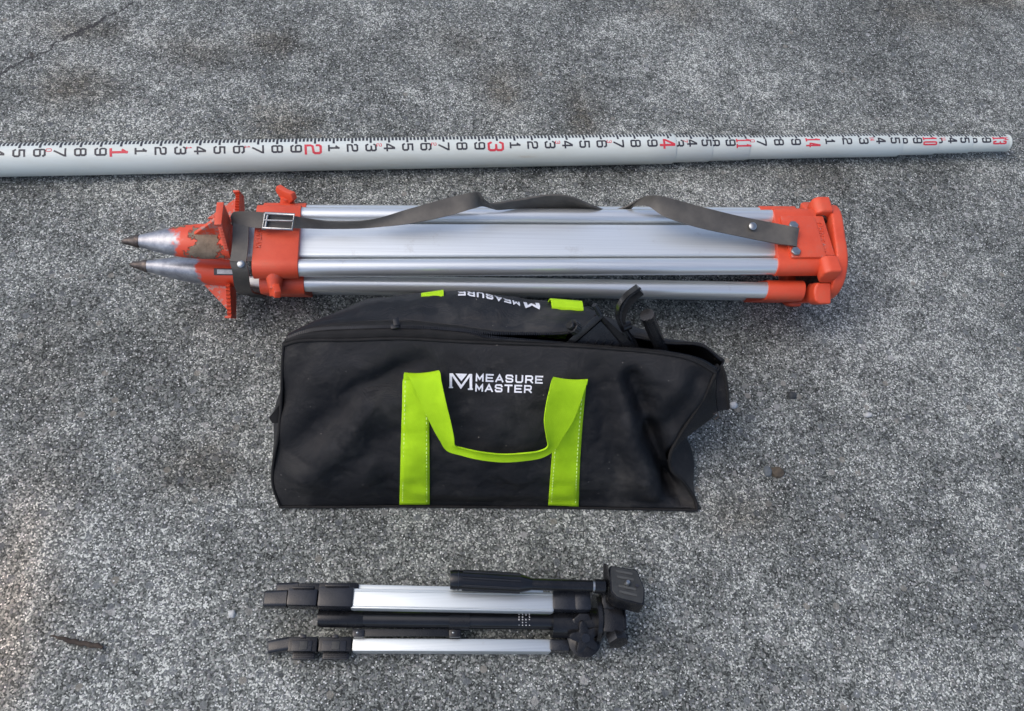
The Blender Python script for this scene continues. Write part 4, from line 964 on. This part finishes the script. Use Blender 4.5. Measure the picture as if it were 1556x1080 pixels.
# collar, pan base, tilt body
mb = MB(); mb.tube([G(903, 939, .036), G(909, 939, .036), G(912, 939, .036)], [.029, .029, .026], 40); obj('pan_collar', mb, M['plastic'], ct, 40)
mb = MB(); mb.tube([G(910, 938, .036), G(916, 938, .036)], [.022, .022], 32); obj('pan_base', mb, M['gloss'], ct, 40)
tl = pb('tilt_body', pbox(915, 948, 918, 960, .058, .010, .004), M['plastic'], ct)
pb('tilt_cheek', pbox(944, 952, 922, 956, .052, .016, .002), M['plastic'], tl)
mb = MB(); hc_ = G(935, 962, .045); axh = Vector((.1, -.9, .35)).normalized(); t1 = axh.cross(Vector((1, 0, 0))).normalized(); t2 = axh.cross(t1)
mb.prism([hc_+(t1*math.cos(q)+t2*math.sin(q))*.0135 for q in np.linspace(0, 2*math.pi, 7)[:-1]+.3], axh*.014, .002, 2); obj('tilt_knob', mb, M['plastic'], tl, 35)
pb('lock_lever', pbox(945, 955, 962, 973, .036, .022, .002), M['plastic'], tl)
# quick plate: slanted pad facing the viewer
nrm = Vector((.08, .26, .96)).normalized(); pcen = G(952, 889, .084)
def onp(px, py):
    d = (G(px, py, 0)-CAMV); return CAMV+d*((pcen-CAMV).dot(nrm)/d.dot(nrm))
pc = [onp(926, 859), onp(969, 866), onp(981, 920), onp(934, 908)]
def round_quad(q, r, n=4):
    out = []
    for k in range(len(q)):
        p0, p1, p2 = q[k-1], q[k], q[(k+1) % len(q)]; a_ = (p0-p1).normalized(); b_ = (p2-p1).normalized()
        for j in range(n+1):
            f = j/n; out.append((p1+a_*r)*(1-f)**2+p1*2*f*(1-f)+(p1+b_*r)*f*f)
    return out
def pm(u, v): return (pc[0]*(1-u)+pc[1]*u)*(1-v)+(pc[3]*(1-u)+pc[2]*u)*v
five = [onp(*q_) for q_ in ((926, 859), (968, 866), (980, 896), (979, 920), (938, 909.5), (928, 899))]
mb = MB(); mb.prism([p_-nrm*.021 for p_ in round_quad(five, .003, 3)], nrm*.021, .0005, 2); plate = obj('quick_plate', mb, M['plastic'], ct, 35)
inner = [sum(pc, Vector())/4+(p_-sum(pc, Vector())/4)*.92 for p_ in five]
mb = MB(); mb.prism([p_-nrm*.001 for p_ in round_quad(inner, .003, 3)], nrm*.0024, .0003, 1); pad = obj('rubber_pad', mb, M['rubber'], plate, 35)
def pq(u, v): return (pc[0]*(1-u)+pc[1]*u)*(1-v)+(pc[3]*(1-u)+pc[2]*u)*v+nrm*.0016
for v0 in (.17, .34, .62, .79):
    mb = MB(); mb.prism(round_quad([pq(.18, v0-.035), pq(.76, v0-.035), pq(.76, v0+.035), pq(.18, v0+.035)], .0012, 2), nrm*.0006); obj('pad_strip', mb, M['palerub'], pad, 35)
mb = MB(); c_ = pq(.5, .5); mb.tube([c_, c_+nrm*.003, c_+nrm*.0055], [.0036, .0034, .0022], 14); obj('camera_screw', mb, M['steel'], plate, 40)
mb = MB(); c_ = pq(.83, .5); mb.tube([c_-nrm*.001, c_+nrm*.001], .0022, 10); obj('index_pin', mb, M['ink'], plate, 40)
edge0 = [G(917, 855, .080), G(924, 857, .086), G(930, 908, .072), G(919, 905, .062)]
mb = MB(); mb.prism(edge0, Vector((.002, 0, -.016)), .0015, 2); obj('plate_cradle', mb, M['plastic'], ct, 35)
pb('tilt_neck', pbox(914, 934, 893, 925, .060, .030, .003), M['plastic'], tl)
# pan handle
hp = [(684, 881, .078), (690, 881, .078), (700, 881, .078), (790, 886, .078), (800, 887, .078), (808, 887.5, .078), (870, 889.5, .076), (905, 890.5, .074), (918, 891, .073)]
mb = MB(); pts = [G(*p_) for p_ in hp[:6]]; mb.tube(pts, [.0112, .0124, .0118, .0116, .0092, .0074], 24); gr = obj('handle_grip', mb, M['gloss'], ct, 45)
for q in np.linspace(0, 2*math.pi, 9)[:-1]:
    d_ = (Vector(pts[3])-pts[2]).normalized(); a_ = d_.cross(Vector((0, 0, 1))).normalized(); b_ = a_.cross(d_); o_ = (a_*math.cos(q)+b_*math.sin(q))
    mb = MB(); mb.tube([pts[2]+o_*.0114+d_*.002, pts[3]+o_*.0112], .0017, 8); obj('grip_flute', mb, M['gloss'], gr, 50)
mb = MB(); mb.tube([G(695, 881, .078), G(697, 881, .078)], .0127, 24); obj('grip_ring', mb, M['greyplastic'], gr, 50)
mb = MB(); mb.tube([G(*p_) for p_ in hp[4:9]], [.0075, .0073, .0072, .0072, .0072], 20); obj('handle_rod', mb, M['plastic'], ct, 50)
mb = MB(); mb.tube([G(900, 890.3, .074), G(903, 890.4, .074)], .0078, 20); obj('rod_collar', mb, M['steel'], ct, 50)
mb = MB(); mb.tube([G(903, 890.4, .074), G(918, 891, .073)], .0088, 20); obj('rod_socket', mb, M['plastic'], ct, 50)

# ------------------------------------------------------------------ litter on the concrete
mb = MB(); tw = GP([(77, 966, .003), (92, 969, .0035), (112, 975, .003), (135, 979, .0032), (156, 983, .003)]); pts = cra(tw, 24)
mb.tube([Vector(p_)+Vector((0, .0006*math.sin(k*1.3), .0003*math.sin(k*2.1))) for k, p_ in enumerate(pts)], [.0008+.0022*min(1, k/9)*(1 if k < 22 else .7)+.0003*math.sin(k*1.9) for k in range(24)], 10)
tag(obj('twig', mb, M['twig'], None, 60, G(115, 975, 0)), 'thin dry brown twig lying alone on the concrete', 'twig')
def pebble(px, py, rx, ry, rz, cols, label, seed):
    b = bmesh.new(); bmesh.ops.create_icosphere(b, subdivisions=3, radius=1); c_ = G(px, py, 0)
    for v in b.verts:
        k = 1+.22*noise.fractal(v.co*1.6+Vector((seed*3.1, 0, 0)), 1., 2., 3); v.co = Vector((v.co.x*rx*k, v.co.y*ry*k, v.co.z*rz*k+rz*.3))+c_
    mb = MB(); mb.bm(b); m_ = simple('pebble_stone', cols[0], cols[1], 120, .75, .1, bump=.4, bscale=500)
    tag(obj('pebble', mb, m_, None, 50, c_), label, 'stone', 'loose stones on the concrete')
pebble(1181, 718, .0105, .0085, .005, ((.045, .036, .026), (.1, .08, .055)), 'brown rounded pebble, the largest loose stone, right of the bag', 1)
pebble(1166, 716, .007, .008, .004, ((.08, .095, .105), (.13, .15, .16)), 'blue grey pebble touching the brown pebble right of the bag', 2)
pebble(1203, 601, .0075, .006, .005, ((.02, .025, .028), (.05, .055, .06)), 'dark blackish pebble lying right of the open bag end', 3)
pebble(1114, 616, .0065, .0055, .0045, ((.36, .38, .39), (.5, .52, .53)), 'white pebble beside the hanging zip flap of the bag', 4)
pebble(1318, 631, .006, .004, .004, ((.34, .36, .36), (.5, .51, .51)), 'white flat pebble out in the open right of the bag', 5)
pebble(508, 942, .0022, .0062, .003, ((.45, .46, .46), (.6, .6, .6)), 'small pale sliver of stone between the camera tripod legs', 6) if False else None
pebble(353, 933, .0045, .005, .0035, ((.36, .38, .38), (.5, .52, .52)), 'small white pebble left of the camera tripod feet', 7)
